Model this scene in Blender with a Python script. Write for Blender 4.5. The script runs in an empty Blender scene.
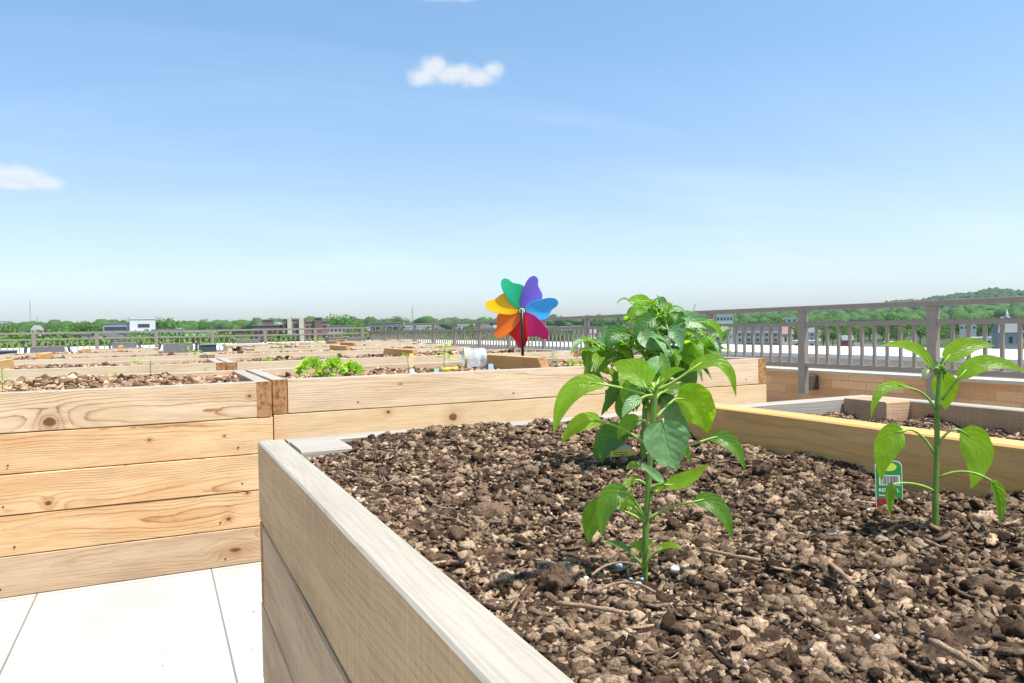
import bpy, math, random
import numpy as np
from mathutils import Vector, Matrix
rnd = random.Random(7); rng = np.random.default_rng(7)
S = bpy.context.scene; COL = S.collection
PI = math.pi
# ------------------------------------------------------------------ camera
f, yaw, pitch, roll, EYE = 753.318, .43877, -.0170918, -.0183426, .886
F = Vector((math.sin(yaw)*math.cos(pitch), math.cos(yaw)*math.cos(pitch), math.sin(pitch)))
R = Vector((math.cos(yaw), -math.sin(yaw), 0)); U = R.cross(F)
R, U = R*math.cos(roll)+U*math.sin(roll), -R*math.sin(roll)+U*math.cos(roll)
CAM = Vector((0, 0, EYE))
cd = bpy.data.cameras.new('camera'); cam = bpy.data.objects.new('camera', cd); COL.objects.link(cam)
cd.sensor_width = 36; cd.lens = 36*f/1024; cd.clip_start = .02; cd.clip_end = 12000
cam.matrix_world = Matrix(((R.x, U.x, -F.x, 0), (R.y, U.y, -F.y, 0), (R.z, U.z, -F.z, EYE), (0, 0, 0, 1)))
S.camera = cam
def at(px, py, depth):            # point measured in the photograph, at a given distance
    return CAM + (F + R*((px-512)/f) + U*((341.5-py)/f))*depth
def on_plane(px, py, Z):
    d = F + R*((px-512)/f) + U*((341.5-py)/f)
    return CAM + d*((Z-EYE)/d.z)
def on_Y(px, py, Y):
    d = F + R*((px-512)/f) + U*((341.5-py)/f)
    return CAM + d*(Y/d.y)
# ------------------------------------------------------------------ materials
class NT:
    def __init__(s, name, world=None):
        if world: s.m = world
        else: s.m = bpy.data.materials.new(name)
        s.m.use_nodes = True; s.t = s.m.node_tree; s.t.nodes.clear()
    def n(s, typ, **k):
        nd = s.t.nodes.new(typ)
        for a, v in k.items():
            if a.startswith('i_'):
                key = a[2:]; key = int(key) if key.isdigit() else key.replace('_', ' ')
                s.put(nd.inputs[key], v)
            else: setattr(nd, a, v)
        return nd
    def put(s, sock, v):
        if isinstance(v, bpy.types.NodeSocket): s.t.links.new(v, sock)
        elif isinstance(v, bpy.types.Node): s.t.links.new(v.outputs[0], sock)
        else:
            if isinstance(v, (tuple, list)) and len(v) == 3 and sock.type == 'RGBA': v = (*v, 1)
            sock.default_value = v
    def math(s, op, a, b=None, c=None, clamp=False):
        nd = s.n('ShaderNodeMath', operation=op, use_clamp=clamp); s.put(nd.inputs[0], a)
        if b is not None: s.put(nd.inputs[1], b)
        if c is not None: s.put(nd.inputs[2], c)
        return nd.outputs[0]
    def vm(s, op, a, b=None, c=None):
        nd = s.n('ShaderNodeVectorMath', operation=op); s.put(nd.inputs[0], a)
        if b is not None: s.put(nd.inputs[3 if op == 'SCALE' else 1], b)
        if c is not None: s.put(nd.inputs[2], c)
        return nd.outputs['Value'] if op in ('LENGTH', 'DOT_PRODUCT', 'DISTANCE') else nd.outputs[0]
    def noise(s, v, scale=5., det=3., rough=.5, out=0, dist=0.):
        nd = s.n('ShaderNodeTexNoise'); s.put(nd.inputs['Vector'], v); s.put(nd.inputs['Scale'], scale)
        nd.inputs['Detail'].default_value = det; nd.inputs['Roughness'].default_value = rough; nd.inputs['Distortion'].default_value = dist
        return nd.outputs[out]
    def mix(s, fac, a, b, bt='MIX'):
        nd = s.n('ShaderNodeMix', data_type='RGBA', blend_type=bt); s.put(nd.inputs[0], fac); s.put(nd.inputs[6], a); s.put(nd.inputs[7], b)
        return nd.outputs[2]
    def ramp(s, fac, stops, interp='LINEAR'):
        nd = s.n('ShaderNodeValToRGB'); s.put(nd.inputs[0], fac); e = nd.color_ramp; e.interpolation = interp
        while len(e.elements) < len(stops): e.elements.new(.5)
        for el, (p, c) in zip(e.elements, stops):
            el.position = p; el.color = (*c, 1) if isinstance(c, tuple) else (c, c, c, 1)
        return nd.outputs[0]
    def smooth(s, v, a, b, lo=0., hi=1.):
        nd = s.n('ShaderNodeMapRange', interpolation_type='SMOOTHSTEP'); s.put(nd.inputs[0], v)
        for i, x in enumerate((a, b, lo, hi)): nd.inputs[i+1].default_value = x
        return nd.outputs[0]
    def bump(s, h, strength=.3, dist=.01):
        nd = s.n('ShaderNodeBump'); s.put(nd.inputs['Height'], h); nd.inputs['Strength'].default_value = strength; nd.inputs['Distance'].default_value = dist
        return nd.outputs[0]
    def pbr(s, col, rough=.7, metal=0., bump=None, spec=.5, **k):
        p = s.n('ShaderNodeBsdfPrincipled'); s.put(p.inputs['Base Color'], col); s.put(p.inputs['Roughness'], rough)
        p.inputs['Metallic'].default_value = metal; p.inputs['Specular IOR Level'].default_value = spec
        for a, v in k.items(): s.put(p.inputs[a], v)
        if bump is not None: s.put(p.inputs['Normal'], bump)
        return p
    def out(s, sh):
        o = s.n('ShaderNodeOutputMaterial'); s.put(o.inputs[0], sh); return s.m
    def co(s, which='Object'): return s.n('ShaderNodeTexCoord').outputs[which]
    def sep(s, v):
        nd = s.n('ShaderNodeSeparateXYZ'); s.put(nd.inputs[0], v); return nd.outputs
    def comb(s, x, y, z):
        nd = s.n('ShaderNodeCombineXYZ')
        for i, q in enumerate((x, y, z)): s.put(nd.inputs[i], q)
        return nd.outputs[0]

def plain(name, col, rough=.6, metal=0., var=.12, scale=6., bump=0., spec=.4, coords='Object', **k):
    t = NT(name); c = t.co(coords)
    v = t.noise(c, scale, 5, .6)
    w = t.noise(c, scale*9, 3, .6)
    fac = t.math('ADD', t.math('MULTIPLY', v, .65), t.math('MULTIPLY', w, .35))
    cc = t.mix(t.smooth(fac, .3, .7), tuple(x*(1-var) for x in col), tuple(min(1, x*(1+var)) for x in col))
    b = t.bump(w, bump, .004) if bump else None
    return t.out(t.pbr(cc, rough, metal, b, spec, **k))

def wood(name, light, dark, line, knots=1., weather=0., fibre=.35, saw=.0, roughness=.75, linek=.8, fixed=()):
    """boards run along object X; growth rings cut through by the board give cathedral grain"""
    t = NT(name); P = t.co(); rand = t.n('ShaderNodeObjectInfo').outputs['Random']
    off = t.vm('SCALE', t.comb(31.7, 7.3, 3.9), rand)
    Q = t.vm('ADD', P, off)
    x, y, z = t.sep(P)
    r2 = t.math('FRACT', t.math('MULTIPLY', rand, 17.31)); r3 = t.math('FRACT', t.math('MULTIPLY', rand, 71.7))
    # knots
    kv = t.vm('MULTIPLY', Q, (2.1, 5.5, 5.5))
    vor = t.n('ShaderNodeTexVoronoi'); t.put(vor.inputs['Vector'], kv); vor.inputs['Scale'].default_value = 1.
    kd = t.math('ADD', vor.outputs['Distance'], t.math('MULTIPLY', t.math('SUBTRACT', t.noise(Q, 40, 2), .5), .03))
    kon = t.math('GREATER_THAN', t.sep(vor.outputs['Color'])[0], 1-.42*knots)
    pull = t.math('MULTIPLY', t.math('MULTIPLY', t.math('EXPONENT', t.math('MULTIPLY', kd, -5.5)), .045), kon)
    for (kx, kz, kr) in fixed:      # knots where the photograph shows them
        ed = t.vm('LENGTH', t.vm('MULTIPLY', t.vm('SUBTRACT', P, (kx, 0, kz)), (.85/kr, 0., 1.05/kr)))
        ed = t.math('ADD', ed, t.math('MULTIPLY', t.math('SUBTRACT', t.noise(P, 60, 2), .5), .5))
        kd = t.math('MINIMUM', kd, t.math('MULTIPLY', ed, .068)); kon = t.math('MAXIMUM', kon, t.math('LESS_THAN', ed, 4.))
        pull = t.math('ADD', pull, t.math('MULTIPLY', t.math('EXPONENT', t.math('MULTIPLY', ed, -.55)), kr*2.4))
    # heart of the log wanders along the board
    warp1 = t.math('SUBTRACT', t.noise(t.vm('MULTIPLY', Q, (1.3, 2., 2.)), 1., 2, .5), .5)
    warp2 = t.math('SUBTRACT', t.noise(t.vm('MULTIPLY', Q, (7., 18., 18.)), 1., 3, .6), .5)
    zc = t.math('ADD', t.math('ADD', z, t.math('MULTIPLY', t.math('SUBTRACT', r2, .5), .16)), t.math('MULTIPLY', warp1, .13))
    zc = t.math('ADD', zc, t.math('MULTIPLY', x, t.math('MULTIPLY', t.math('SUBTRACT', r3, .5), .04)))
    yc = t.math('ADD', t.math('ADD', y, t.math('ADD', .045, t.math('MULTIPLY', r3, .05))), t.math('MULTIPLY', x, .012))
    rad = t.math('SQRT', t.math('ADD', t.math('MULTIPLY', zc, zc), t.math('MULTIPLY', yc, yc)))
    rad = t.math('ADD', t.math('ADD', rad, t.math('MULTIPLY', warp2, .007)), pull)
    ph = t.math('MULTIPLY', rad, 170.)
    fr = t.math('FRACT', ph)
    amp = t.noise(t.vm('MULTIPLY', Q, (2., 9., 9.)), 1.3, 3)
    lines = t.math('MULTIPLY', t.ramp(fr, [(0, .12), (.5, .05), (.78, .35), (.9, 1.), (.95, 1.), (1., .12)]), t.smooth(amp, .3, .62, .15, 1.))
    broad = t.noise(t.vm('MULTIPLY', Q, (1.6, 12., 12.)), 1.5, 4, .55)
    base = t.mix(t.smooth(broad, .3, .72), light, dark)
    col = t.mix(t.math('MULTIPLY', lines, linek), base, line)
    fib = t.noise(t.vm('MULTIPLY', Q, (9., 330., 330.)), 1., 3, .6)
    col = t.mix(t.math('MULTIPLY', t.smooth(fib, .42, .75), fibre), col, tuple(c*.55 for c in line))
    kn = t.math('MULTIPLY', kon, t.smooth(kd, .075, .05)); halo = t.math('MULTIPLY', kon, t.smooth(kd, .26, .05))
    col = t.mix(t.math('MULTIPLY', halo, .45), col, (line[0]*.9, line[1]*.72, line[2]*.6))
    krg = t.math('FRACT', t.math('MULTIPLY', kd, 95.))
    col = t.mix(kn, col, t.mix(t.math('MULTIPLY', krg, t.noise(P, 150, 3)), (.10, .04, .015), (.36, .16, .06)))
    # grain direction marks, stains and the odd dirt splash
    st = t.noise(t.vm('MULTIPLY', Q, (3., 7., 7.)), 1.7, 5, .62)
    col = t.mix(t.math('MULTIPLY', t.smooth(st, .55, .8), .28+.3*weather), col, (.30, .24, .18))
    if weather:
        g = t.noise(t.vm('MULTIPLY', Q, (5., 60., 60.)), 1., 5, .6)
        grey = t.mix(g, (.24, .21, .175), (.47, .42, .355))
        col = t.mix(t.math('MULTIPLY', t.smooth(t.noise(Q, 5., 4, .6), .25, .6, .6, 1.), weather), col, grey)
    h = t.math('ADD', t.math('MULTIPLY', fib, .6), t.math('MULTIPLY', lines, -.25))
    if saw:
        sw = t.noise(t.vm('MULTIPLY', Q, (260., 14., 9.)), 1., 3, .6)
        h = t.math('ADD', h, t.math('MULTIPLY', sw, saw))
        col = t.mix(t.math('MULTIPLY', t.smooth(sw, .45, .75), .35*min(1, saw)), col, tuple(min(1, c*1.35) for c in light))
    return t.out(t.pbr(col, roughness, 0, t.bump(h, .5, .0018), .25))
CEDAR = [wood('cedar_board_a', (.77, .525, .285), (.68, .40, .19), (.36, .15, .055)),
         wood('cedar_board_b', (.74, .50, .275), (.64, .39, .185), (.40, .19, .08), knots=.8),
         wood('cedar_board_c', (.62, .44, .28), (.50, .34, .205), (.36, .20, .10), knots=.6)]
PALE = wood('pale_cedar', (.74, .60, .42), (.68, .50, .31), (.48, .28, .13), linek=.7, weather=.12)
GREYW = wood('weathered_rough_board', (.64, .40, .20), (.46, .27, .125), (.25, .13, .055), weather=.16, saw=1.5, knots=.3, linek=.35)
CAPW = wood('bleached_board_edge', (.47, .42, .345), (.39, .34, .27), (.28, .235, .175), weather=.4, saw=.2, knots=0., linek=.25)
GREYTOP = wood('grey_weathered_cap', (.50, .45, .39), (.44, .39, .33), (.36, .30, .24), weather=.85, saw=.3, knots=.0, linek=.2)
TANW = wood('rough_tan_board', (.60, .40, .23), (.42, .25, .13), (.28, .14, .065), weather=.15, saw=.7, knots=.4, linek=.4)
YELW = wood('yellow_pine', (.80, .49, .20), (.70, .37, .12), (.48, .21, .06), knots=.3, linek=.35, fibre=.2)
def endgrain():
    t = NT('sawn_end_grain'); P = t.co(); rand = t.n('ShaderNodeObjectInfo').outputs['Random']
    x, y, z = t.sep(P)
    yc = t.math('ADD', y, t.math('ADD', .03, t.math('MULTIPLY', rand, .05)))
    zc = t.math('ADD', z, t.math('MULTIPLY', t.math('SUBTRACT', rand, .5), .1))
    rad = t.math('ADD', t.math('SQRT', t.math('ADD', t.math('MULTIPLY', yc, yc), t.math('MULTIPLY', zc, zc))), t.math('MULTIPLY', t.noise(P, 25, 2), .004))
    fr = t.math('FRACT', t.math('MULTIPLY', rad, 210.))
    col = t.mix(t.ramp(fr, [(0, 0.), (.7, .4), (.95, 1.), (1, 0.)]), (.46, .26, .12), (.27, .125, .05))
    col = t.mix(t.smooth(t.noise(P, 60, 4), .4, .7), col, (.22, .09, .03))
    return t.out(t.pbr(col, .85, 0, t.bump(t.noise(P, 260, 2), .4, .001), .15))
ENDG = endgrain()

def soil_mat(name, base, clod=False):
    t = NT(name); P = t.co(); g = t.n('ShaderNodeNewGeometry')
    isl = g.outputs['Random Per Island'] if clod else t.noise(P, 60, 3)
    c1 = t.ramp(isl, [(0, (.028, .020, .016)), (.18, (.08, .06, .046)), (.45, (.18, .142, .110)), (.75, (.295, .245, .195)), (.94, (.42, .36, .29)), (1., (.55, .47, .38))]) if clod else \
         t.mix(t.smooth(isl, .35, .65), (.05, .033, .023), (.15, .10, .072))
    n1 = t.noise(P, 330, 4, .65); n2 = t.noise(P, 2.3, 3, .5)
    c1 = t.mix(t.smooth(n1, .4, .68), c1, t.mix(1., c1, (.42, .37, .33), 'MULTIPLY'))
    c1 = t.mix(1., c1, t.mix(t.smooth(n2, .35, .65), (base[0]*.86, base[1]*.85, base[2]*.84), (base[0]*1.12, base[1]*1.12, base[2]*1.12)), 'MULTIPLY')
    return t.out(t.pbr(c1, .95, 0, t.bump(t.noise(P, 420 if clod else 170, 5, .7), .8, .003), .12))
SOILB = soil_mat('loose_soil_bed', (.8, .75, .7)); SOILC = soil_mat('dry_soil_clod', (1.25, 1.05, .87), True)
SOILB2 = soil_mat('loose_soil_bed_tan', (1.9, 1.65, 1.5)); SOILC2 = soil_mat('dry_tan_clod', (1.7, 1.33, 1.06), True)
PERL = plain('white_perlite', (.75, .74, .70), .8, bump=.4)
BLUEP = plain('blue_fertiliser', (.25, .40, .52), .6)

def leaf_mat(name, top, under, trans, veins=.35, mixt=.42, rough=.38):
    t = NT(name); uv = t.co('UV'); u, v, _ = t.sep(uv); P = t.co()
    au = t.math('ABSOLUTE', t.math('SUBTRACT', u, .5))
    mid = t.smooth(au, .028, .008)
    ph = t.math('FRACT', t.math('ADD', t.math('SUBTRACT', t.math('MULTIPLY', v, 6.3), t.math('MULTIPLY', au, 4.6)), t.math('MULTIPLY', t.noise(P, 55, 2), .9)))
    lat = t.math('MULTIPLY', t.smooth(t.math('ABSOLUTE', t.math('SUBTRACT', ph, .5)), .06, .015), t.smooth(au, .5, .30))
    vein = t.math('MAXIMUM', mid, t.math('MULTIPLY', lat, .6))
    g = t.n('ShaderNodeNewGeometry'); isl = g.outputs['Random Per Island']
    oi = t.n('ShaderNodeObjectInfo').outputs['Random']
    n = t.noise(P, 90, 4, .6)
    c = t.mix(t.smooth(n, .35, .68), tuple(x*.8 for x in top), tuple(x*1.2 for x in top))
    c = t.mix(t.math('MULTIPLY', oi, .4), c, tuple(x*k for x, k in zip(top, (1.8, 1.4, 1.1))))
    c = t.mix(g.outputs['Backfacing'], c, under)
    c = t.mix(t.math('MULTIPLY', vein, veins), c, (.30, .42, .12)); c = t.mix(t.smooth(t.noise(P, 420, 2), .72, .78, 0., .5), c, (.34, .36, .24))
    pillow = t.math('ADD', t.math('MULTIPLY', t.math('COSINE', t.math('MULTIPLY', ph, 6.283)), -.16), t.math('MULTIPLY', t.noise(P, 75, 5, .6), 3.))
    b = t.bump(t.math('SUBTRACT', pillow, t.math('MULTIPLY', mid, 1.)), .55, .0011)
    p = t.pbr(c, rough, 0, b, .5)
    tr = t.n('ShaderNodeBsdfTranslucent'); tc = t.mix(t.smooth(n, .3, .7), trans, tuple(x*1.15 for x in trans)); tc = t.mix(t.math('MULTIPLY', vein, .22), tc, tuple(x*.55 for x in trans))
    t.put(tr.inputs[0], tc); t.put(tr.inputs['Normal'], b)
    ms = t.n('ShaderNodeMixShader'); ms.inputs[0].default_value = mixt; t.put(ms.inputs[1], p); t.put(ms.inputs[2], tr)
    return t.out(ms)
LEAF = leaf_mat('pepper_leaf', (.065, .17, .022), (.10, .23, .035), (.38, .66, .02), mixt=.48)
LEAFD = leaf_mat('pepper_leaf_deep', (.048, .14, .026), (.08, .20, .045), (.24, .50, .02), mixt=.40)
LEAFB = leaf_mat('pepper_leaf_bright', (.12, .27, .02), (.17, .34, .025), (.60, .92, .015), mixt=.60)
LEAFP = leaf_mat('pepper_leaf_pale', (.15, .30, .13), (.12, .25, .06), (.26, .50, .06), mixt=.28, rough=.42, veins=.5)
LETT = leaf_mat('lettuce_leaf', (.34, .56, .06), (.36, .58, .07), (.62, .90, .06), mixt=.4)
STEM = plain('green_stem', (.13, .24, .035), .45, bump=.2, scale=60, **{'Subsurface Weight': .2, 'Subsurface Radius': (.003, .004, .001)})
STEMP = plain('pale_petiole', (.26, .42, .07), .45, scale=60, **{'Subsurface Weight': .2, 'Subsurface Radius': (.003, .004, .001)})

# ------------------------------------------------------------------ mesh helpers
def mesh(name, V, Fc, mats, uv=None, smooth=False, mi=None):
    me = bpy.data.meshes.new(name)
    V = np.asarray(V, dtype=np.float32)
    if isinstance(Fc, np.ndarray):
        n, k = Fc.shape
        me.vertices.add(len(V)); me.vertices.foreach_set('co', V.ravel())
        me.loops.add(n*k); me.loops.foreach_set('vertex_index', Fc.ravel().astype(np.int32))
        me.polygons.add(n); me.polygons.foreach_set('loop_start', np.arange(0, n*k, k, dtype=np.int32))
        me.update(calc_edges=True)
    else:
        me.from_pydata([tuple(map(float, v)) for v in V], [], [tuple(map(int, q)) for q in Fc])
    for m in (mats if isinstance(mats, (list, tuple)) else [mats]): me.materials.append(m)
    if mi is not None: me.polygons.foreach_set('material_index', np.asarray(mi, dtype=np.int32))
    if smooth: me.polygons.foreach_set('use_smooth', np.ones(len(me.polygons), dtype=bool))
    if uv is not None:
        l = me.uv_layers.new(name='UVMap'); idx = np.zeros(len(me.loops), dtype=np.int32); me.loops.foreach_get('vertex_index', idx)
        l.data.foreach_set('uv', np.asarray(uv, dtype=np.float32)[idx].ravel())
    me.update(); me.validate()
    return me
def tag(o, label=None, cat=None, group=None, kind=None):
    if label: o['label'] = label
    if cat: o['category'] = cat
    if group: o['group'] = group
    if kind: o['kind'] = kind
    return o
def link(name, me, parent=None, loc=(0, 0, 0), rz=0.):
    o = bpy.data.objects.new(name, me); COL.objects.link(o); o.location = loc; o.rotation_euler = (0, 0, rz)
    if parent: o.parent = parent
    return o
def empty(name, loc=(0, 0, 0), rz=0.):
    return link(name, None, None, loc, rz)
def copy_tree(o, parent=None):
    c = o.copy(); COL.objects.link(c); c.parent = parent
    for ch in o.children: copy_tree(ch, c)
    return c
class MB:
    def __init__(s): s.V = []; s.F = []; s.M = []; s.m = 0
    def add(s, V, Fc):
        b = len(s.V); s.V += [tuple(v) for v in V]; s.F += [tuple(i+b for i in q) for q in Fc]; s.M += [s.m]*len(Fc); return s
    def box(s, x0, x1, y0, y1, z0, z1, c=0.):
        if c <= 0:
            V = [(x, y, z) for x in (x0, x1) for y in (y0, y1) for z in (z0, z1)]
            return s.add(V, [(0, 1, 3, 2), (4, 6, 7, 5), (0, 4, 5, 1), (2, 3, 7, 6), (0, 2, 6, 4), (1, 5, 7, 3)])
        pr = [(y0+c, z0), (y1-c, z0), (y1, z0+c), (y1, z1-c), (y1-c, z1), (y0+c, z1), (y0, z1-c), (y0, z0+c)]
        V = [(x, y, z) for x in (x0, x1) for y, z in pr]
        Fq = [(i, (i+1) % 8, 8+(i+1) % 8, 8+i) for i in range(8)] + [tuple(range(7, -1, -1)), tuple(range(8, 16))]
        return s.add(V, Fq)
    def tube(s, pts, rad, n=8, cap=True):
        pts = [Vector(p) for p in pts]; rad = rad if hasattr(rad, '__len__') else [rad]*len(pts)
        b = len(s.V); up = Vector((.31, .17, .93)); V = []; Fq = []
        for i, p in enumerate(pts):
            d = (pts[min(i+1, len(pts)-1)]-pts[max(i-1, 0)]).normalized()
            a = d.cross(up); a = a.normalized() if a.length > 1e-4 else Vector((1, 0, 0)); c = d.cross(a)
            for k in range(n):
                an = 2*PI*k/n; V.append(p+(a*math.cos(an)+c*math.sin(an))*rad[i])
        for i in range(len(pts)-1):
            for k in range(n): Fq.append((i*n+k, i*n+(k+1) % n, (i+1)*n+(k+1) % n, (i+1)*n+k))
        if cap: Fq += [tuple(range(n-1, -1, -1)), tuple(range((len(pts)-1)*n, len(pts)*n))]
        return s.add(V, Fq)
    def lathe(s, prof, n=24, T=None):
        V = []; Fq = []
        for r, z in prof:
            for k in range(n):
                v = Vector((r*math.cos(2*PI*k/n), r*math.sin(2*PI*k/n), z)); V.append(T @ v if T else v)
        for i in range(len(prof)-1):
            for k in range(n): Fq.append((i*n+k, i*n+(k+1) % n, (i+1)*n+(k+1) % n, (i+1)*n+k))
        return s.add(V, Fq)
    def build(s, name, mats, parent=None, loc=(0, 0, 0), rz=0., smooth=False, uv=None):
        return link(name, mesh(name, s.V, s.F, mats, uv, smooth, s.M), parent, loc, rz)

# ------------------------------------------------------------------ raised beds
BH, TH = .14, .055
BOARDS = {}
def board_mesh(L, th, h, mat, taper=None, seed=0, top=None):
    r = random.Random(seed); c = .0025; n = max(3, int(L/.22))
    pr = lambda yo, z0, z1: [(-th/2+c+yo, z0), (th/2-c+yo, z0), (th/2+yo, z0+c), (th/2+yo, z1-c), (th/2-c+yo, z1), (-th/2+c+yo, z1), (-th/2+yo, z1-c), (-th/2+yo, z0+c)]
    V = []; Fq = []
    for i in range(n+1):
        x = -L/2+L*i/n; yo = r.uniform(-1, 1)*.0012; e = r.uniform(-1, 1)*.0007; w = h/2+r.uniform(-1, 1)*.0007
        V += [(x+(taper or 0)*(-1 if i == n else 1 if i == 0 else 0)*((z > 0)), y, z) for y, z in pr(yo, -h/2+e, w)]
    for i in range(n):
        for k in range(8): Fq.append((i*8+k, i*8+(k+1) % 8, i*8+8+(k+1) % 8, i*8+8+k))
    Fq += [tuple(range(7, -1, -1)), tuple(n*8+k for k in range(8))]
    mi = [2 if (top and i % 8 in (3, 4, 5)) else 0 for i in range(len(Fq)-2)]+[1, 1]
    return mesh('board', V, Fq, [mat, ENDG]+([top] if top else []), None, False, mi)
def board(parent, name, cx, cy, z, L, along, mat, th=TH, h=BH-.003, taper=None, seed=0, flip=False, top=None):
    rz = 0 if along == 'x' else PI/2
    if flip: rz += PI
    return link(name, board_mesh(L, th, h, mat, taper, seed, top), parent, (cx, cy, z), rz)
NAIL = plain('dark_nail_head', (.07, .05, .04), .6, .4)
def raised_bed(x0, x1, y0, y1, label, group, mats, courses=5, H=.70, posts=(1, 1, 1, 1), divider=True, divy=(0, 0), seed=1, post_top=.0, divmat=None, nails=0, TH=TH):
    r = random.Random(seed); bed = empty('raised_bed', ((x0+x1)/2, (y0+y1)/2, 0))
    tag(bed, label, 'planter', group); X, Y = (x1-x0)/2, (y1-y0)/2
    for k in range(courses):
        z = H-BH*(k+.5); long_side = k % 2 == 0; t = TH/2
        mf, ms = mats(k, 'x', r), mats(k, 'y', r)
        lx = 2*X-(2*TH+.003 if long_side else 0); ly = 2*Y-(0 if long_side else 2*TH+.003)
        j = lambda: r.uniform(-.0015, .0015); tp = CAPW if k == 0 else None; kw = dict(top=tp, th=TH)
        board(bed, 'front_board', 0, -Y+t+j(), z, lx, 'x', mf, seed=r.random(), flip=True, **kw)
        board(bed, 'back_board', 0, Y-t+j(), z, lx, 'x', mf, seed=r.random(), **kw)
        board(bed, 'side_board', -X+t+j(), 0, z, ly, 'y', ms, seed=r.random(), **kw)
        board(bed, 'side_board', X-t+j(), 0, z, ly, 'y', ms, seed=r.random(), flip=True, **kw)
    for (sx, sy), on in zip(((-1, -1), (1, -1), (-1, 1), (1, 1)), posts):
        if on:
            m = MB(); m.box(-.04, .04, -.06, .06, -(H-.03)/2, (H-.03)/2+post_top, .003)
            m.build('corner_post', GREYTOP if sx < 0 else TANW, bed, (sx*(X-TH-.042), sy*(Y-TH-.062), (H-.03)/2+.004))
    if divider:
        ym0, ym1 = -Y+TH+.004+divy[0], Y-TH-.004+divy[1]
        board(bed, 'divider', 0, (ym0+ym1)/2, H-.026, ym1-ym0, 'y', divmat or YELW, th=.045, taper=.10, seed=r.random())
    for q in range(nails):
        k = q//4; xx = (-X+.35+(q % 4)*(2*X-.5)/3)+r.uniform(-.05, .05)
        m = MB(); m.lathe([(0.0001, .0008), (.0032, .0008), (.0038, 0)], 8, Matrix.Rotation(PI/2, 4, 'X'))
        m.build('nail', NAIL, bed, (xx, -Y-.0012, H-BH*(courses-1-k)-BH*.78))
    return bed

# unit clods
def ico(sub):
    import bmesh
    bm = bmesh.new(); bmesh.ops.create_icosphere(bm, subdivisions=sub, radius=1.)
    V = np.array([v.co[:] for v in bm.verts]); Fq = np.array([[v.index for v in q.verts] for q in bm.faces]); bm.free(); return V, Fq
ICO = {s: ico(s) for s in (1, 2, 3)}
def clods(n, sub, area, zf, smin, smax, power=2.2, flat=.7, rg=rng, dens=None, rough=.42, excl=None):
    V0, F0 = ICO[sub]; x0, x1, y0, y1 = area
    px = rg.uniform(x0, x1, n*3 if dens else n); py = rg.uniform(y0, y1, len(px))
    if dens:
        keep = rg.random(len(px)) < dens(px, py); px, py = px[keep][:n], py[keep][:n]; n = len(px)
    s = smin*(1-rg.random(n)*(1-(smin/smax)**power))**(-1/power)
    sc = s[:, None]*np.stack([rg.uniform(.7, 1.35, n), rg.uniform(.7, 1.35, n), rg.uniform(.6, 1.1, n)*flat/.7], 1)
    sc = np.maximum(sc, 1e-5)
    V = np.broadcast_to(V0, (n, *V0.shape)).copy()
    # lumpy radius: a few random cosine lobes per clod
    nr = np.ones((n, len(V0)))
    for q in range(3 if sub < 3 else 7):
        d = rg.normal(size=(n, 3)); d /= np.linalg.norm(d, axis=1)[:, None]; fr = rg.uniform(1.5, 4 if sub < 3 else 8, n)
        nr += rough*.55/(1+.25*q)*np.sin(fr[:, None]*np.einsum('vk,nk->nv', V0, d)*2+rg.uniform(0, 6, n)[:, None])
    nr += rg.uniform(-1, 1, nr.shape)*(.16 if sub < 3 else .05)
    V *= np.clip(nr, .35, 1.8)[:, :, None]
    V *= sc[:, None, :]
    a = rg.uniform(0, 2*PI, n); ca, sa = np.cos(a), np.sin(a); tl = rg.uniform(-.5, .5, n); ct, st = np.cos(tl), np.sin(tl)
    x, y, z = V[..., 0], V[..., 1], V[..., 2]
    y, z = y*ct[:, None]-z*st[:, None], y*st[:, None]+z*ct[:, None]
    x, y = x*ca[:, None]-y*sa[:, None], x*sa[:, None]+y*ca[:, None]
    pz = zf(px, py)+s*rg.uniform(-.25, .45, n)
    V = np.stack([x+px[:, None], y+py[:, None], z+pz[:, None]], -1).reshape(-1, 3)
    Fq = (F0[None]+(np.arange(n)*len(V0))[:, None, None]).reshape(-1, 3)
    return V, Fq
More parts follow.
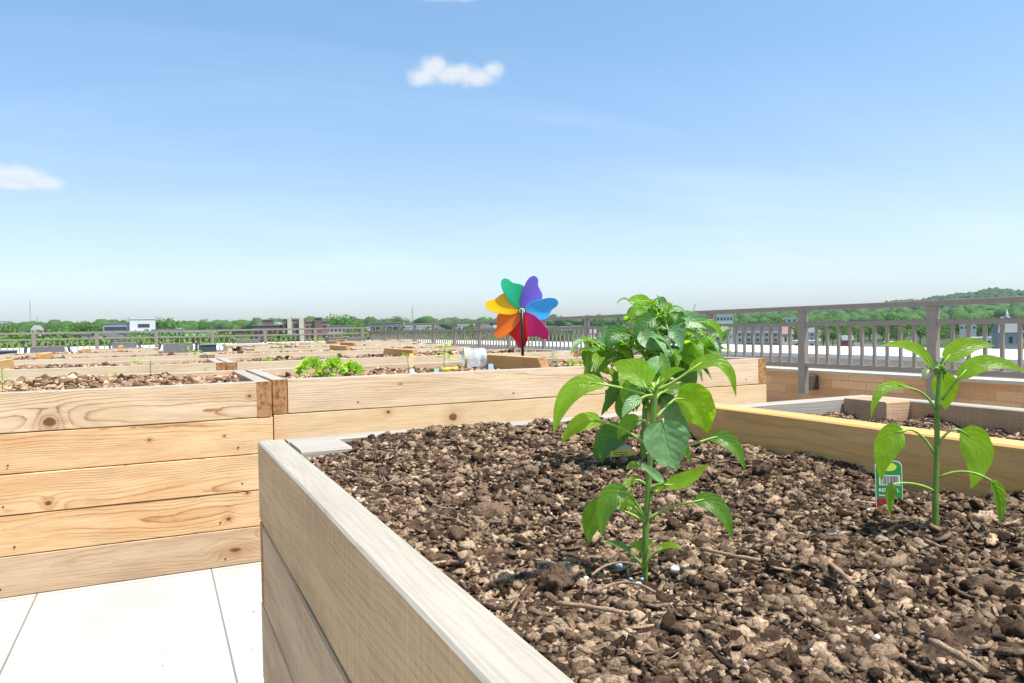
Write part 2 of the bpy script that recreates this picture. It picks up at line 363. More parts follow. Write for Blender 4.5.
def chips(n, area, zf, lmin, lmax, rg=rng, dens=None):
    x0, x1, y0, y1 = area; px = rg.uniform(x0, x1, n*2); py = rg.uniform(y0, y1, n*2)
    if dens:
        k = rg.random(n*2) < dens(px, py); px, py = px[k], py[k]
    px, py = px[:n], py[:n]; n = len(px)
    L = lmin*(lmax/lmin)**(rg.random(n)**1.7); W = L*rg.uniform(.12, .5, n); T = L*rg.uniform(.04, .12, n)
    cr = np.array([(-1, -.7), (-.9, .8), (0, 1), (1, .6), (.8, -.8), (.1, -1)], float)
    V = np.zeros((n, 12, 3)); 
    for k, (a, b) in enumerate(cr):
        jx, jy = rg.uniform(.75, 1.15, n), rg.uniform(.6, 1.15, n)
        for q, zz in ((0, -1), (6, 1)):
            V[:, k+q, 0] = a*L*.5*jx; V[:, k+q, 1] = b*W*.5*jy; V[:, k+q, 2] = zz*T*.5+(a*a)*T*.8
    a = rg.uniform(0, 2*PI, n)[:, None]; t = rg.normal(0, .3, n)[:, None]; t2 = rg.normal(0, .45, n)[:, None]
    x, y, z = V[..., 0], V[..., 1], V[..., 2]
    x, z = x*np.cos(t)-z*np.sin(t), x*np.sin(t)+z*np.cos(t)
    y, z = y*np.cos(t2)-z*np.sin(t2), y*np.sin(t2)+z*np.cos(t2)
    x, y = x*np.cos(a)-y*np.sin(a), x*np.sin(a)+y*np.cos(a)
    pz = zf(px, py)+T*.5+rg.uniform(0, .004, n)
    V = np.stack([x+px[:, None], y+py[:, None], z+pz[:, None]], -1).reshape(-1, 3)
    q = np.array([(0, 1, 7, 6), (1, 2, 8, 7), (2, 3, 9, 8), (3, 4, 10, 9), (4, 5, 11, 10), (5, 0, 6, 11), (6, 7, 8, 11), (8, 9, 10, 11), (1, 0, 5, 2), (2, 5, 4, 3)])
    q = (q[None]+(np.arange(n)*12)[:, None, None]).reshape(-1, 4)
    tri = np.concatenate([q[:, [0, 1, 2]], q[:, [0, 2, 3]]])
    return V, tri
def vnoise(seed, cells):
    g = np.random.default_rng(seed).random((64, 64))
    def fn(x, y):
        x = np.asarray(x)*cells; y = np.asarray(y)*cells
        xi, yi = np.floor(x).astype(int), np.floor(y).astype(int); fx, fy = x-xi, y-yi
        fx = fx*fx*(3-2*fx); fy = fy*fy*(3-2*fy)
        a = g[xi % 64, yi % 64]; b = g[(xi+1) % 64, yi % 64]; c = g[xi % 64, (yi+1) % 64]; d = g[(xi+1) % 64, (yi+1) % 64]
        return (a*(1-fx)+b*fx)*(1-fy)+(c*(1-fx)+d*fx)*fy
    return fn
n3, n8, n25, n70, n160 = vnoise(1, 3), vnoise(2, 8), vnoise(3, 25), vnoise(4, 70), vnoise(5, 160)
def soil(area, level, label, layers, chipn=0, step=.02, amp=1., mats=(SOILB, SOILC), mounds=(), specks=0, dens=None, seed=3, split=None):
    x0, x1, y0, y1 = area; rg = np.random.default_rng(seed)
    def zf(x, y):
        z = level+amp*((n3(x, y)-.5)*.022+(n8(x+3, y)-.5)*.018+(n25(x, y+9)-.5)*.012)
        for mx, my, mr, mh in mounds: z = z+mh*np.exp(-((x-mx)**2+(y-my)**2)/mr**2)
        return z
    if split: zf0 = zf; zf = lambda x, y: zf0(x, y)-split[1]*(1/(1+np.exp(-(np.asarray(x)-split[0])/.006)))
    def zg(x, y): return zf(x, y)+((n70(x, y)-.5)*.008+(n160(x, y)-.5)*.004 if step < .012 else 0)
    gx = np.linspace(x0, x1, max(6, int((x1-x0)/step))); gy = np.linspace(y0, y1, max(6, int((y1-y0)/step)))
    X, Y = np.meshgrid(gx, gy, indexing='ij'); V = [np.stack([X, Y, zg(X, Y)], -1).reshape(-1, 3)]
    ny = len(gy); i, j = np.meshgrid(np.arange(len(gx)-1), np.arange(ny-1), indexing='ij'); a = (i*ny+j).ravel()
    tr = np.concatenate([np.stack([a, a+ny, a+ny+1], 1), np.stack([a, a+ny+1, a+1], 1)])
    Fs = [tr]; M = [np.zeros(len(tr))]; n0 = len(V[0])
    for (n, sub, smin, smax, pw) in layers:
        m = smax*.8
        v, q = clods(n, sub, (x0+m, x1-m, y0+m, y1-m), zf, smin, smax, pw, rg=rg, dens=dens)
        V.append(v); Fs.append(q+n0); n0 += len(v); M.append(np.ones(len(q)))
    if chipn:
        v, q = chips(chipn, (x0+.02, x1-.02, y0+.02, y1-.02), zf, .004, .026, rg, dens); V.append(v); Fs.append(q+n0); n0 += len(v); M.append(np.ones(len(q)))
    if specks:
        v, q = clods(specks, 1, area, lambda a, b: zf(a, b)+.005, .0009, .0023, 2., rg=rg, dens=dens); V.append(v); Fs.append(q+n0); n0 += len(v); M.append(np.full(len(q), 2))
    o = link('soil', mesh('soil', np.concatenate(V), np.concatenate(Fs), [mats[0], mats[1], PERL], None, False, np.concatenate(M)))
    tag(o, label, 'soil', None, 'stuff'); return o, zf

# ------------------------------------------------------------------ leaves
def leaf_geo(p1, c, p2, w, N, fold=.35, n=14, wave=.0, peak=.36, curl=0.):
    """blade along a quadratic curve p1-c-p2, half width w/2, facing N"""
    p1, c, p2, N = Vector(p1), Vector(c), Vector(p2), Vector(N).normalized(); V = []; UVs = []; K = 6; wave = max(wave, .012); ph0 = rnd.uniform(0, 6); bend = rnd.uniform(-.12, .12)
    for i in range(n+1):
        t = i/n; P = p1*(1-t)**2+c*2*t*(1-t)+p2*t*t; T = ((c-p1)*(1-t)+(p2-c)*t).normalized()
        B = T.cross(N); B = B.normalized() if B.length > 1e-3 else T.orthogonal().normalized(); NN = B.cross(T).normalized()
        s = t**.55*(1-t)**1.02 if peak < .4 else t**.8*(1-t)**.8
        hw = w*.5*s/((.35**.55)*(.65**1.02) if peak < .4 else (.5**1.6)); hw = max(hw, w*.012)
        for k in range(-K//2, K//2+1):
            u = k/(K/2); wv = wave*w*(math.sin(t*17+k*2.1+ph0)*abs(u)+1.3*math.sin(t*29+ph0*2+k)*abs(u)**.5*(1-t)+bend*u*8*t)
            V.append(P+B*(u*hw)+NN*(abs(u)*hw*fold-abs(u)**2*hw*curl+wv)); UVs.append((.5+u/2, t))
    Fq = [(i*(K+1)+k, i*(K+1)+k+1, (i+1)*(K+1)+k+1, (i+1)*(K+1)+k) for i in range(n) for k in range(K)]
    return V, UVs, Fq
def add_leaf(parent, base, p1, c, p2, w, N, mat, petr=.0011, pc=None, **k):
    m = MB(); V, UVs, Fq = leaf_geo(p1, c, p2, w, N, **k); m.add(V, Fq); uv = list(UVs)
    base, p1 = Vector(base), Vector(p1)
    if (p1-base).length > .002:
        pc = Vector(pc) if pc is not None else (base+p1)/2+Vector((0, 0, (p1-base).length*.18))
        p3 = p1+(Vector(c)-p1)*.35
        pts = [base*(1-t)**2+pc*2*t*(1-t)+p1*t*t for t in [i/7 for i in range(8)]]+[p3]
        n0 = len(m.V); m.m = 1; m.tube(pts, [petr*1.25]*3+[petr]*5+[petr*.5], 6); uv += [(.5, .5)]*(len(m.V)-n0)
    off = parent.location
    m.V = [tuple(Vector(v)-off) for v in m.V]
    return link('leaf', mesh('leaf', m.V, m.F, [mat, STEMP], uv, True, m.M), parent)
def stem(parent, pts, r0, r1, name='stem', mat=None):
    m = MB(); n = len(pts); P = [Vector(p) for p in pts]; fine = []
    for i in range(n-1):
        for q in range(4): fine.append(P[i].lerp(P[i+1], q/4))
    fine.append(P[-1]); R_ = [r0+(r1-r0)*i/(len(fine)-1) for i in range(len(fine))]
    R_ = [r*(1.18 if i % 5 == 3 else 1.) for i, r in enumerate(R_)]
    m.tube(fine, R_, 8); m.V = [tuple(Vector(v)-parent.location) for v in m.V]
    return link(name, mesh(name, m.V, m.F, mat or STEM, None, True, m.M), parent)
def pix_plant(name, label, cat, bx, by, zsoil, st, leaves, sr, group=None):
    b = on_plane(bx, by, zsoil); D = (b-CAM).dot(F); pl = empty(name, b); tag(pl, label, cat, group)
    at_ = lambda p, dz=0.: at(p[0], p[1], D+dz)
    stem(pl, [b-Vector((0, 0, .02))]+[at_(p, d) for *p, d in st], sr[0], sr[1])
    for L in leaves:
        b0, p1, c, p2, wpx, d0, d1, a, mat = L[:9]; k = L[9] if len(L) > 9 else {}
        mp = D/f
        P0, P1, C_, P2 = at_(b0, 0), at_(p1, d0), at_(c, (d0+d1)/2+k.pop('dm', 0)), at_(p2, d1)
        N = (-F)*a+Vector((0, 0, 1))*(1-abs(a))
        pc = k.pop('pc', None); pc = at_(pc, d0*.5) if pc else None
        add_leaf(pl, P0, P1, C_, P2, wpx*mp, N, mat, pc=pc, **k)
    return pl, b, D
def rand_leaf(pl, base, d, up, length, w, mat, g=rnd, pet=.35, droop=.6, **k):
    """leaf leaving base in direction d with droop"""
    d = Vector(d).normalized(); P1 = base+(d+Vector((0, 0, .35)))*length*pet
    C_ = P1+(d+Vector((0, 0, .12)))*length*.5; P2 = P1+d*length*.8+Vector((0, 0, -droop*length))
    add_leaf(pl, base, P1, C_, P2, w, Vector(up), mat, **k)
def seedling(loc, h, nl, leaf, label, mat, cat='seedling', group=None, spread=1., seed=0, name='seedling', wk=.45, sr=.0018, droop=.5, low=.45, fold=.35):
    g = random.Random(seed); loc = Vector(loc); pl = empty(name, loc); tag(pl, label, cat, group)
    top = loc+Vector((g.uniform(-.1, .1)*h, g.uniform(-.1, .1)*h, h))
    stem(pl, [loc-Vector((0, 0, .02)), loc.lerp(top, .5)+Vector((g.uniform(-.03, .03)*h, 0, 0)), top], sr, sr*.6)
    for i in range(nl):
        t = low+(1-low)*i/max(1, nl-1); a = i*2.4+g.uniform(-.4, .4); el = -.1+.9*max(0, t-.5)
        d = Vector((math.cos(a)*spread, math.sin(a)*spread, el)); L = leaf*g.uniform(.75, 1.15)*(1 if t < .9 else .7)
        rand_leaf(pl, loc.lerp(top, t), d, (g.uniform(-.3, .3), g.uniform(-.3, .3), 1), L, L*wk, mat, droop=droop*g.uniform(.4, 1.4), petr=.001, fold=fold)
    return pl

# ================================================================== THE ROOF TERRACE
t = NT('concrete_pavers'); P = t.co(); x, y, z = t.sep(P)
def joint(v, off, pitch, hw=.0022):
    q = t.math('FRACT', t.math('DIVIDE', t.math('ADD', v, off), pitch)); d = t.math('MULTIPLY', t.math('MINIMUM', q, t.math('SUBTRACT', 1., q)), pitch)
    return t.smooth(d, hw*1.6, hw*.6)
jn = t.math('MAXIMUM', joint(x, -.16+5.6, .56), joint(y, 112.-1.9, 1.12))
n1 = t.noise(P, 3., 5, .6); n2 = t.noise(P, 120, 3, .6)
c = t.mix(t.smooth(n1, .3, .7), (.40, .385, .35), (.46, .445, .41)); c = t.mix(t.smooth(n2, .62, .75), c, (.36, .345, .32)); c = t.mix(t.smooth(t.noise(P, 9, 6, .7), .6, .8, 0., .35), c, (.36, .33, .29)); spk = t.smooth(t.noise(P, 34, 2, .5), .70, .74, 0., .55); c = t.mix(spk, c, (.20, .17, .14)); c = t.mix(jn, c, (.20, .18, .16))
PAVE = t.out(t.pbr(c, .85, 0, t.bump(t.math('SUBTRACT', t.math('MULTIPLY', n2, .15), jn), .6, .003), .3))
m = MB(); m.box(-14, 5.96, -7, 22.4, -.3, 0); tag(m.build('roof_terrace', PAVE), kind='structure')

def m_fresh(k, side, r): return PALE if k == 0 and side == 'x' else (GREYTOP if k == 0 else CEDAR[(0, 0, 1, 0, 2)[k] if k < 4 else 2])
def knots_at(Y, cx, k, pts):
    out = []
    for px, py, kr in pts: v = on_Y(px, py, Y); out.append((-(v.x-cx), v.z-(.70-BH*(k+.5)), kr))
    return out
CA = ((.77, .525, .285), (.68, .40, .19), (.36, .15, .055)); CPA = ((.76, .565, .375), (.64, .44, .255), (.31, .14, .05))
LM = [wood('pale_cedar_knot', *CPA, linek=.9, weather=0., knots=0., fixed=knots_at(3.05, -.93, 0, [(50, 422, .017), (250, 396, .006)])),
      wood('cedar_wavy', *CA, knots=0., linek=.9, fixed=knots_at(3.05, -.93, 1, [(225, 436, .004), (150, 440, .005)])),
      wood('cedar_small_knot', *CA, knots=0., linek=.9, fixed=knots_at(3.05, -.93, 2, [(49, 503, .009)])),
      wood('cedar_orange_knot', *CA, knots=0., linek=.85, fixed=knots_at(3.05, -.93, 3, [(229, 519, .008), (248, 493, .006)])), CEDAR[2]]
CM = [wood('pale_cedar_wide', *CPA, linek=.6, weather=.1, knots=0., fixed=knots_at(3.125, 1.70, 0, [(400, 384, .004)])),
      wood('cedar_two_knots', (.68, .49, .29), (.62, .41, .22), (.46, .26, .12), linek=.4, knots=0., fixed=knots_at(3.125, 1.70, 1, [(453, 417, .018), (388, 412, .008)]))]
def m_L(k, side, r):
    if side == 'y': return TANW if k == 0 else CEDAR[1]
    return LM[k]
def m_C(k, side, r):
    if side == 'y': return TANW if k == 0 else CEDAR[2]
    return (CM[0], CM[1], CEDAR[0], CEDAR[1], CEDAR[2])[k]
def m_A(k, side, r):
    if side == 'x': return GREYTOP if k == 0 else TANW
    return GREYW if k == 0 else TANW
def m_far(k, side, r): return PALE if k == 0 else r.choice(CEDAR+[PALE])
AX0, AX1, AY1 = .153, 1.648, 1.375
raised_bed(AX0, AX1, -.72, AY1, 'grey weathered nearest planter box, holding the tall pepper plants', 'wooden raised planter beds', m_A, post_top=.026, divy=(0, 0), seed=11, posts=(0, 0, 1, 1), TH=.044)
raised_bed(-2.26, .396, 3.05, 4.13, 'pale cedar planter box at left whose whole five-board front shows above the white floor', 'wooden raised planter beds', m_L, seed=5, posts=(0, 0, 0, 1), nails=16)
raised_bed(.410, 2.992, 3.125, 4.15, 'pale cedar planter box in the middle, with the pinwheel, lettuces and plastic jug in it', 'wooden raised planter beds', m_C, seed=9, posts=(0, 0, 0, 0), nails=20)
ROWL = ['second', 'third', 'fourth', 'fifth', 'sixth']
COLL = ['', 'planter box in the %s row back, left of the middle gap', 'planter box in the %s row back, right of the middle gap']
SOILS = []
for i, y0, spans in ((0, 5.25, ((1, -2.26, .392), (2, .408, 3.06))), (1, 7.45, ((1, -2.26, .392), (2, .408, 3.06))), (2, 9.65, ((1, -1.6, .05), (2, 1.0, 3.66))), (3, 11.85, ((1, -1.0, .0), (2, 1.25, 3.9))), (4, 14.05, ((2, 1.9, 4.5),))):
    for j, x0, x1 in spans:
        raised_bed(x0, x1, y0, y0+1.08, COLL[j] % ROWL[i], 'wooden raised planter beds', m_far, seed=100+i*7+j, posts=(1, 1, 1, 1) if i < 2 else (0, 0, 0, 0), courses=5)
        SOILS.append((i, j, x0, x1, y0))
# soil
dA = lambda x, y: np.clip(1.15/(.35+np.hypot(x, y))**1.3, .25, 1.)
soilA, zA = soil((AX0+.044, AX1-.044, .12, AY1-.044), .683, 'dark brown clodded soil filling the nearest grey planter',
    [(90000, 1, .0010, .0038, 1.2), (17000, 2, .0024, .0058, 1.9), (3600, 2, .004, .0085, 2.7), (85, 3, .007, .0135, 2.4)], 11500, .0075, amp=1.7, split=(.90, .027),
    mounds=[(.30, 1.05, .10, .006), (.75, .35, .22, .010), (.45, .25, .2, .006), (.367, .527, .07, -.004)], specks=90, dens=dA)
soilL, zL = soil((-2.26+TH, .396-TH, 3.05+TH, 4.13-TH), .667, 'tan rocky soil heaped in the left front planter box',
    [(16000, 1, .004, .012, 1.5), (2600, 2, .008, .024, 2.5)], 0, .02, 1.3, (SOILB2, SOILC2), mounds=[(-.35, 3.75, .22, .045), (.0, 3.6, .2, .03), (-1.1, 3.7, .4, .015)], seed=5)
soilC, zC = soil((.41+TH, 2.992-TH, 3.125+TH, 4.15-TH), .662, 'brown soil in the middle planter box around the lettuces',
    [(12000, 1, .004, .011, 1.6), (900, 2, .008, .019, 2.4)], 0, .02, 1., (SOILB2, SOILC2), seed=6)
for i, j, x0, x1, y0 in SOILS:
    near = i < 2
    soil((x0+TH, x1-TH, y0+TH, y0+1.08-TH), .664 if i else .668, 'tan lumpy soil in the %s' % (COLL[j] % ROWL[i]),
         [(5000 if near else 2200, 1, .005, .016, 1.5), (260 if near else 90, 2, .012, .030, 2.4)], 0, .05, 1.3, (SOILB2, SOILC2),
         mounds=[(x0+rnd.uniform(.4, 2.2), y0+.6, .3, .02), (x0+rnd.uniform(.4, 2.2), y0+.4, .2, .025)], seed=40+i*5+j)
# ------------------------------------------------------------------ pepper plants in the near bed
up = Vector((0, 0, 1))
front, bF, DF = pix_plant('pepper_plant', 'young green pepper plant with an upright stem and broad drooping leaves, nearest the camera', 'pepper plant', 644, 571, .680,
    [(646, 520, 0), (648.5, 485, 0), (650, 462, 0), (652, 430, 0), (655, 400, 0), (655, 388, 0)], [
    # base, blade start, control, tip, width px, depth offsets, facing, material
    ((655, 399), (606, 385), (563, 378), (554, 434), 23, -.01, -.02, .55, LEAFB, dict(pc=(628, 388), fold=.4)),
    ((651, 449), (602, 422), (578, 416), (561, 444), 19, .0, -.01, .6, LEAFB, dict(pc=(628, 427))),
    ((655, 392), (646, 388), (636, 366), (612, 364), 32, -.01, .02, .6, LEAFB, dict(wave=.03)),
    ((656, 390), (688, 372), (728, 344), (736, 396), 17, .0, -.01, .5, LEAFB, dict(pc=(672, 384), wave=.03)),
    ((656, 418), (675, 399), (702, 398), (708, 434), 40, .01, .02, .85, LEAFB, dict(pc=(664, 408), wave=.03)),
    ((652, 440), (663, 419), (664, 446), (677, 471), 44, -.028, -.030, .86, LEAFP, dict(pc=(654, 424), fold=.22, wave=.02)),
    ((649, 488), (665, 485), (688, 484), (708, 463), 16, -.005, -.01, .6, LEAFB, {}),
    ((649, 490), (664, 484), (652, 470), (636, 462), 9, -.01, -.01, .6, LEAFP, {}),
    ((646, 521), (694, 502), (722, 494), (733, 541), 19, -.01, -.02, .65, LEAF, dict(pc=(668, 504))),
    ((646, 521), (628, 493), (600, 488), (602, 538), 22, -.02, -.025, .7, LEAF, dict(pc=(638, 503))),
    ((646, 523), (608, 507), (588, 508), (589, 545), 25, .01, .012, .8, LEAF, dict(pc=(624, 508))),
    ((653, 458), (709, 439), (734, 432), (745, 471), 17, .01, 0, .7, LEAF, dict(pc=(682, 448))),
    ((656, 388), (660, 384), (672, 368), (686, 370), 11, -.01, -.02, .5, LEAFB, {}),
    ((655, 389), (640, 380), (630, 370), (625, 392), 12, .02, .02, .7, LEAF, {}),
    ((655, 396), (640, 388), (624, 392), (634, 412), 25, .03, .035, .7, LEAFD, {}),
    ((649, 470), (640, 466), (632, 462), (626, 470), 8, .01, .0, .6, LEAF, {}),
    ((647, 505), (655, 492), (664, 486), (664, 480), 5, .0, -.0, .6, LEAFB, {}),
    ((646, 524), (632, 512), (628, 498), (632, 488), 8, -.01, -.0, .6, LEAFB, {}),
    ((645, 520), (628, 504), (624, 500), (622, 512), 7, -.02, -.02, .6, LEAFB, {}),
    ((652, 440), (664, 436), (684, 440), (690, 462), 14, .02, .03, .7, LEAF, {}),
    ((653, 428), (640, 420), (624, 420), (618, 440), 16, .02, .03, .7, LEAF, {}),
    ((648, 486), (638, 480), (626, 480), (620, 494), 8, -.0, -.01, .6, LEAFB, {}),
    ((654, 402), (664, 392), (676, 384), (692, 398), 13, .02, .02, .6, LEAF, {}),
    ((655, 390), (648, 378), (652, 362), (664, 356), 15, .01, .02, .6, LEAFP, {}),
    ((655, 389), (662, 376), (668, 364), (660, 352), 12, .01, .02, .6, LEAF, {}),
    ((655, 396), (642, 398), (628, 402), (622, 418), 12, -.01, -.02, .6, LEAFP, {}),
    ((644, 569), (632, 556), (620, 541), (602, 544), 11, -.01, -.02, .35, LEAFD, {}),
    ((644, 569), (658, 551), (670, 541), (684, 551), 10, -.01, -.02, .35, LEAFB, {}),
    ((644, 567), (642, 552), (636, 542), (630, 546), 12, .0, .01, .5, LEAFB, {}),
    ((644, 567), (646, 552), (650, 543), (655, 545), 9, .0, -.01, .4, LEAFB, {}),
    ((645, 562), (641, 550), (638, 546), (650, 543), 9, .01, .01, .6, LEAFD, {}),
    ], (.0028, .0020))
right, bR, DR = pix_plant('pepper_plant', 'slim pepper seedling of nine spread yellow-green leaves beside the red and green tag', 'pepper plant', 935, 533, .680,
    [(935.5, 490, 0), (937, 450, 0), (937, 410, 0), (939, 385, 0), (940, 370, 0)], [
    ((939, 376), (931, 368), (918, 340), (880, 346), 15, .0, -.02, .62, LEAFB, {}),
    ((940, 372), (944, 362), (962, 340), (995, 346), 20, .0, .0, .62, LEAFB, {}),
    ((942, 400), (957, 380), (984, 350), (1029, 374), 18, -.01, -.02, .6, LEAFB, dict(pc=(952, 386))),
    ((941, 372), (943, 372), (944, 392), (946, 410), 28, .02, .022, .9, LEAFB, dict(fold=.15)),
    ((935, 408), (912, 389), (874, 376), (871, 419), 11, -.01, -.02, .5, LEAFB, dict(pc=(925, 391))),
    ((935, 455), (904, 431), (879, 436), (881, 482), 27, -.012, -.014, .78, LEAFB, dict(pc=(918, 424), fold=.3)),
    ((937, 447), (960, 430), (988, 448), (970, 489), 34, .005, .0, .88, LEAFB, dict(pc=(948, 426), fold=.2, wave=.02)),
    ((938, 478), (990, 480), (1000, 494), (1000, 527), 13, -.02, -.02, .75, LEAF, dict(pc=(964, 464), fold=.7)),
    ((934, 491), (894, 484), (885, 490), (891, 516), 11, -.02, -.02, .75, LEAF, dict(pc=(914, 480), fold=.7)),
    ((940, 372), (938, 368), (934, 360), (932, 362), 5, .0, -.0, .6, LEAFD, {}),
    ((940, 372), (941, 366), (944, 362), (942, 358), 5, .0, -.0, .6, LEAFD, {}),
    ((940, 372), (936, 368), (934, 366), (930, 366), 4, -.01, -.0, .6, LEAFD, {}),
    ], (.0028, .0021))
m = MB(); cb = at(926, 374, DR); m.lathe([(.0001, -.006), (.0025, -.005), (.0042, 0), (.0035, .004), (.0001, .006)], 10, Matrix.Translation(cb-right.location)); m.build('flower_bud', plain('cream_petal', (.62, .60, .38), .6), right, smooth=True)
m = MB()
for q in range(5):
    v = at(936+q*2.2, 371-(q % 2)*3, DR+.004*(q % 3-1)); m.lathe([(.0001, -.004), (.0018, -.002), (.0022, .001), (.0001, .004)], 8, Matrix.Translation(v-right.location))
m.build('bud_cluster', STEM, right, smooth=True)
# the bushy plant behind
bB = on_plane(643, 472, .683); DB = (bB-CAM).dot(F)
bush = empty('pepper_plant', bB); tag(bush, 'bushy dark pepper plant with a dense crown of leaves, behind the nearest pepper plant', 'pepper plant')
aB = lambda x, y, d=0.: at(x, y, DB+d)
stem(bush, [bB-Vector((0, 0, .02)), aB(643, 440), aB(645, 410), aB(650, 380), aB(657, 345), aB(664, 315)], .0042, .0022)
stem(bush, [aB(645, 405), aB(630, 380, -.01), aB(616, 355, -.01)], .0026, .0014)
stem(bush, [aB(647, 395), aB(672, 375, .01), aB(694, 348, .01)], .0026, .0014)
spec = [((664, 322), (672, 326), (690, 312), (716, 332), 22, 0, 0, .7, LEAFP), ((694, 332), (702, 322), (718, 320), (723, 342), 9, 0, 0, .6, LEAFB),
    ((690, 345), (694, 340), (700, 352), (722, 354), 26, -.02, -.02, .7, LEAFB), ((655, 318), (652, 312), (640, 296), (628, 301), 18, 0, 0, .6, LEAFB),
    ((655, 318), (648, 316), (634, 306), (629, 318), 14, -.02, -.02, .6, LEAFB), ((616, 356), (604, 350), (584, 352), (590, 379), 13, -.01, -.02, .75, LEAF),
    ((618, 356), (612, 348), (600, 362), (593, 377), 18, -.02, -.02, .7, LEAF), ((645, 345), (640, 332), (650, 342), (660, 351), 22, -.04, -.05, .75, LEAFP),
    ((616, 356), (610, 348), (598, 340), (592, 345), 16, .01, .02, .7, LEAFP), ((660, 380), (668, 362), (690, 372), (694, 388), 28, -.01, -.02, .8, LEAFD),
    ((630, 385), (618, 385), (606, 392), (607, 412), 10, .0, .0, .7, LEAFD), ((632, 390), (620, 388), (610, 398), (601, 416), 12, .02, .02, .7, LEAFD),
    ((644, 425), (625, 432), (600, 432), (602, 464), 30, -.01, -.02, .85, LEAFD), ((644, 425), (632, 430), (592, 440), (601, 469), 26, .02, .02, .8, LEAFD),
    ((646, 400), (664, 392), (672, 420), (692, 438), 24, .02, .03, .8, LEAFP),
    ((650, 395), (632, 392), (618, 410), (624, 420), 22, .03, .03, .8, LEAFD), ((600, 352), (604, 345), (586, 340), (586, 345), 10, 0, 0, .6, LEAFB),
    ((650, 345), (630, 336), (610, 328), (606, 346), 20, -.02, -.03, .7, LEAFD), ((664, 320), (656, 318), (640, 322), (636, 340), 20, -.03, -.04, .75, LEAFD),
    ((664, 322), (668, 330), (678, 330), (682, 352), 17, -.04, -.05, .8, LEAFP), ((680, 350), (680, 348), (690, 360), (712, 366), 22, -.03, -.04, .7, LEAFB)]
for L in spec:
    mp = DB/f; add_leaf(bush, aB(*L[0]), aB(*L[1], L[5]), aB(*L[2], (L[5]+L[6])/2), aB(*L[3], L[6]), L[4]*mp*.88, (-F)*L[7]+up*(1-L[7]), L[8], fold=.3, wave=.02)
g = random.Random(23); node = [(aB(x, y, d), r) for x, y, d, r in ((657, 345, 0, 1), (662, 322, 0, .8), (650, 375, 0, 1), (620, 358, -.01, .8), (690, 350, .01, .8), (646, 400, 0, .8), (635, 372, 0, 1), (672, 370, .01, 1), (664, 330, 0, .7), (604, 352, -.02, .8), (704, 345, .02, .8), (640, 330, .02, .8), (682, 328, .02, .8), (668, 392, .02, .9), (622, 392, .02, .9), (634, 345, -.03, .9), (684, 362, -.02, .9), (650, 312, .01, .7))]
for q in range(190):
    b0, rr = g.choice(node); a = g.uniform(0, 2*PI); d = Vector((math.cos(a), math.sin(a), g.uniform(-.25, .75)))
    rand_leaf(bush, b0+Vector((g.uniform(-1, 1), g.uniform(-1, 1), g.uniform(-1, 1)))*.014, d, (g.uniform(-.5, .5), g.uniform(-.9, .1), 1), g.uniform(.030, .050)*rr, g.uniform(.014, .022)*rr, g.choice([LEAFD, LEAFD, LEAFD, LEAF, LEAF, LEAF, LEAFB, LEAFB, LEAFP, LEAFP]), droop=g.uniform(.1, .95), petr=.0009, wave=.02, pet=.45)
for q in range(9):       # growing tip
    a = q*2.4; rand_leaf(bush, aB(665, 317), (math.cos(a)*.6, math.sin(a)*.6, .9), (0, -.4, 1), g.uniform(.014, .024), .006, LEAFB, droop=-.15, petr=.0006, pet=.15)
# ------------------------------------------------------------------ plant tags
def text_mesh(s, size):
    cu = bpy.data.curves.new('lettering', 'FONT'); cu.body = s; cu.size = size; cu.extrude = .00008; cu.align_x = 'LEFT'; cu.resolution_u = 2
    o = bpy.data.objects.new('lettering', cu); COL.objects.link(o); bpy.context.view_layer.update()
    me = bpy.data.meshes.new_from_object(o.evaluated_get(bpy.context.evaluated_depsgraph_get())); bpy.data.objects.remove(o); return me
GREENT = plain('green_print', (.02, .20, .04), .35, var=.05); WHITEP = plain('white_plastic', (.78, .79, .77), .35, var=.03); REDT = plain('red_print', (.22, .015, .02), .35, var=.6, scale=220)
YELT = plain('yellow_print', (.80, .62, .03), .35, var=.05); BLACKT = plain('black_print', (.02, .02, .02), .4, var=0); GREYB = plain('barcode_ground', (.62, .62, .66), .4, var=.03)
def face_matrix(loc, tilt, turn):    # x to the right, z up, front towards -y
    return Matrix.Translation(loc) @ Matrix.Rotation(turn, 4, 'Z') @ Matrix.Rotation(tilt, 4, 'X')
def rounded(m, x0, x1, z0, z1, y0, y1, r=.004, top=True):
    pts = [(x0, z0), (x1, z0)]
    for k in range(6): a = k/5*PI/2; pts.append((x1-r+r*math.cos(a), z1-r+r*math.sin(a)))
    for k in range(6): a = PI/2+k/5*PI/2; pts.append((x0+r+r*math.cos(a), z1-r+r*math.sin(a)))
    n = len(pts); V = [(x, y0, z) for x, z in pts]+[(x, y1, z) for x, z in pts]
    m.add(V, [tuple(range(n)), tuple(range(2*n-1, n-1, -1))]+[(i, n+i, n+(i+1) % n, (i+1) % n) for i in range(n)])
tg = empty('plant_tag', on_plane(890, 511, .68)); tg.scale = (1.03, 1, 1.); tg.rotation_euler = (-.12, .03, -.45); tag(tg, 'green plant tag with a barcode over a red picture, stuck in the soil', 'plant tag')
m = MB(); rounded(m, -.0142, .0142, -.02, .0541, 0, .0008, .006); m.build('card', WHITEP, tg)
m = MB(); rounded(m, -.0136, .0136, .014, .0535, -.0003, -.0001, .006); m.build('green_panel', GREENT, tg)
m = MB(); m.box(-.0136, .0136, -.0004, -.0002, -.004, .0136); m.build('red_picture', REDT, tg)
m = MB(); m.lathe([(.0001, 0), (.0085, 0)], 20, Matrix.Translation((0, -.0005, .0475)) @ Matrix.Diagonal((1, 1, .55, 1)) @ Matrix.Rotation(PI/2, 4, 'X')); m.build('emblem', plain('lime_print', (.45, .60, .05), .4), tg)
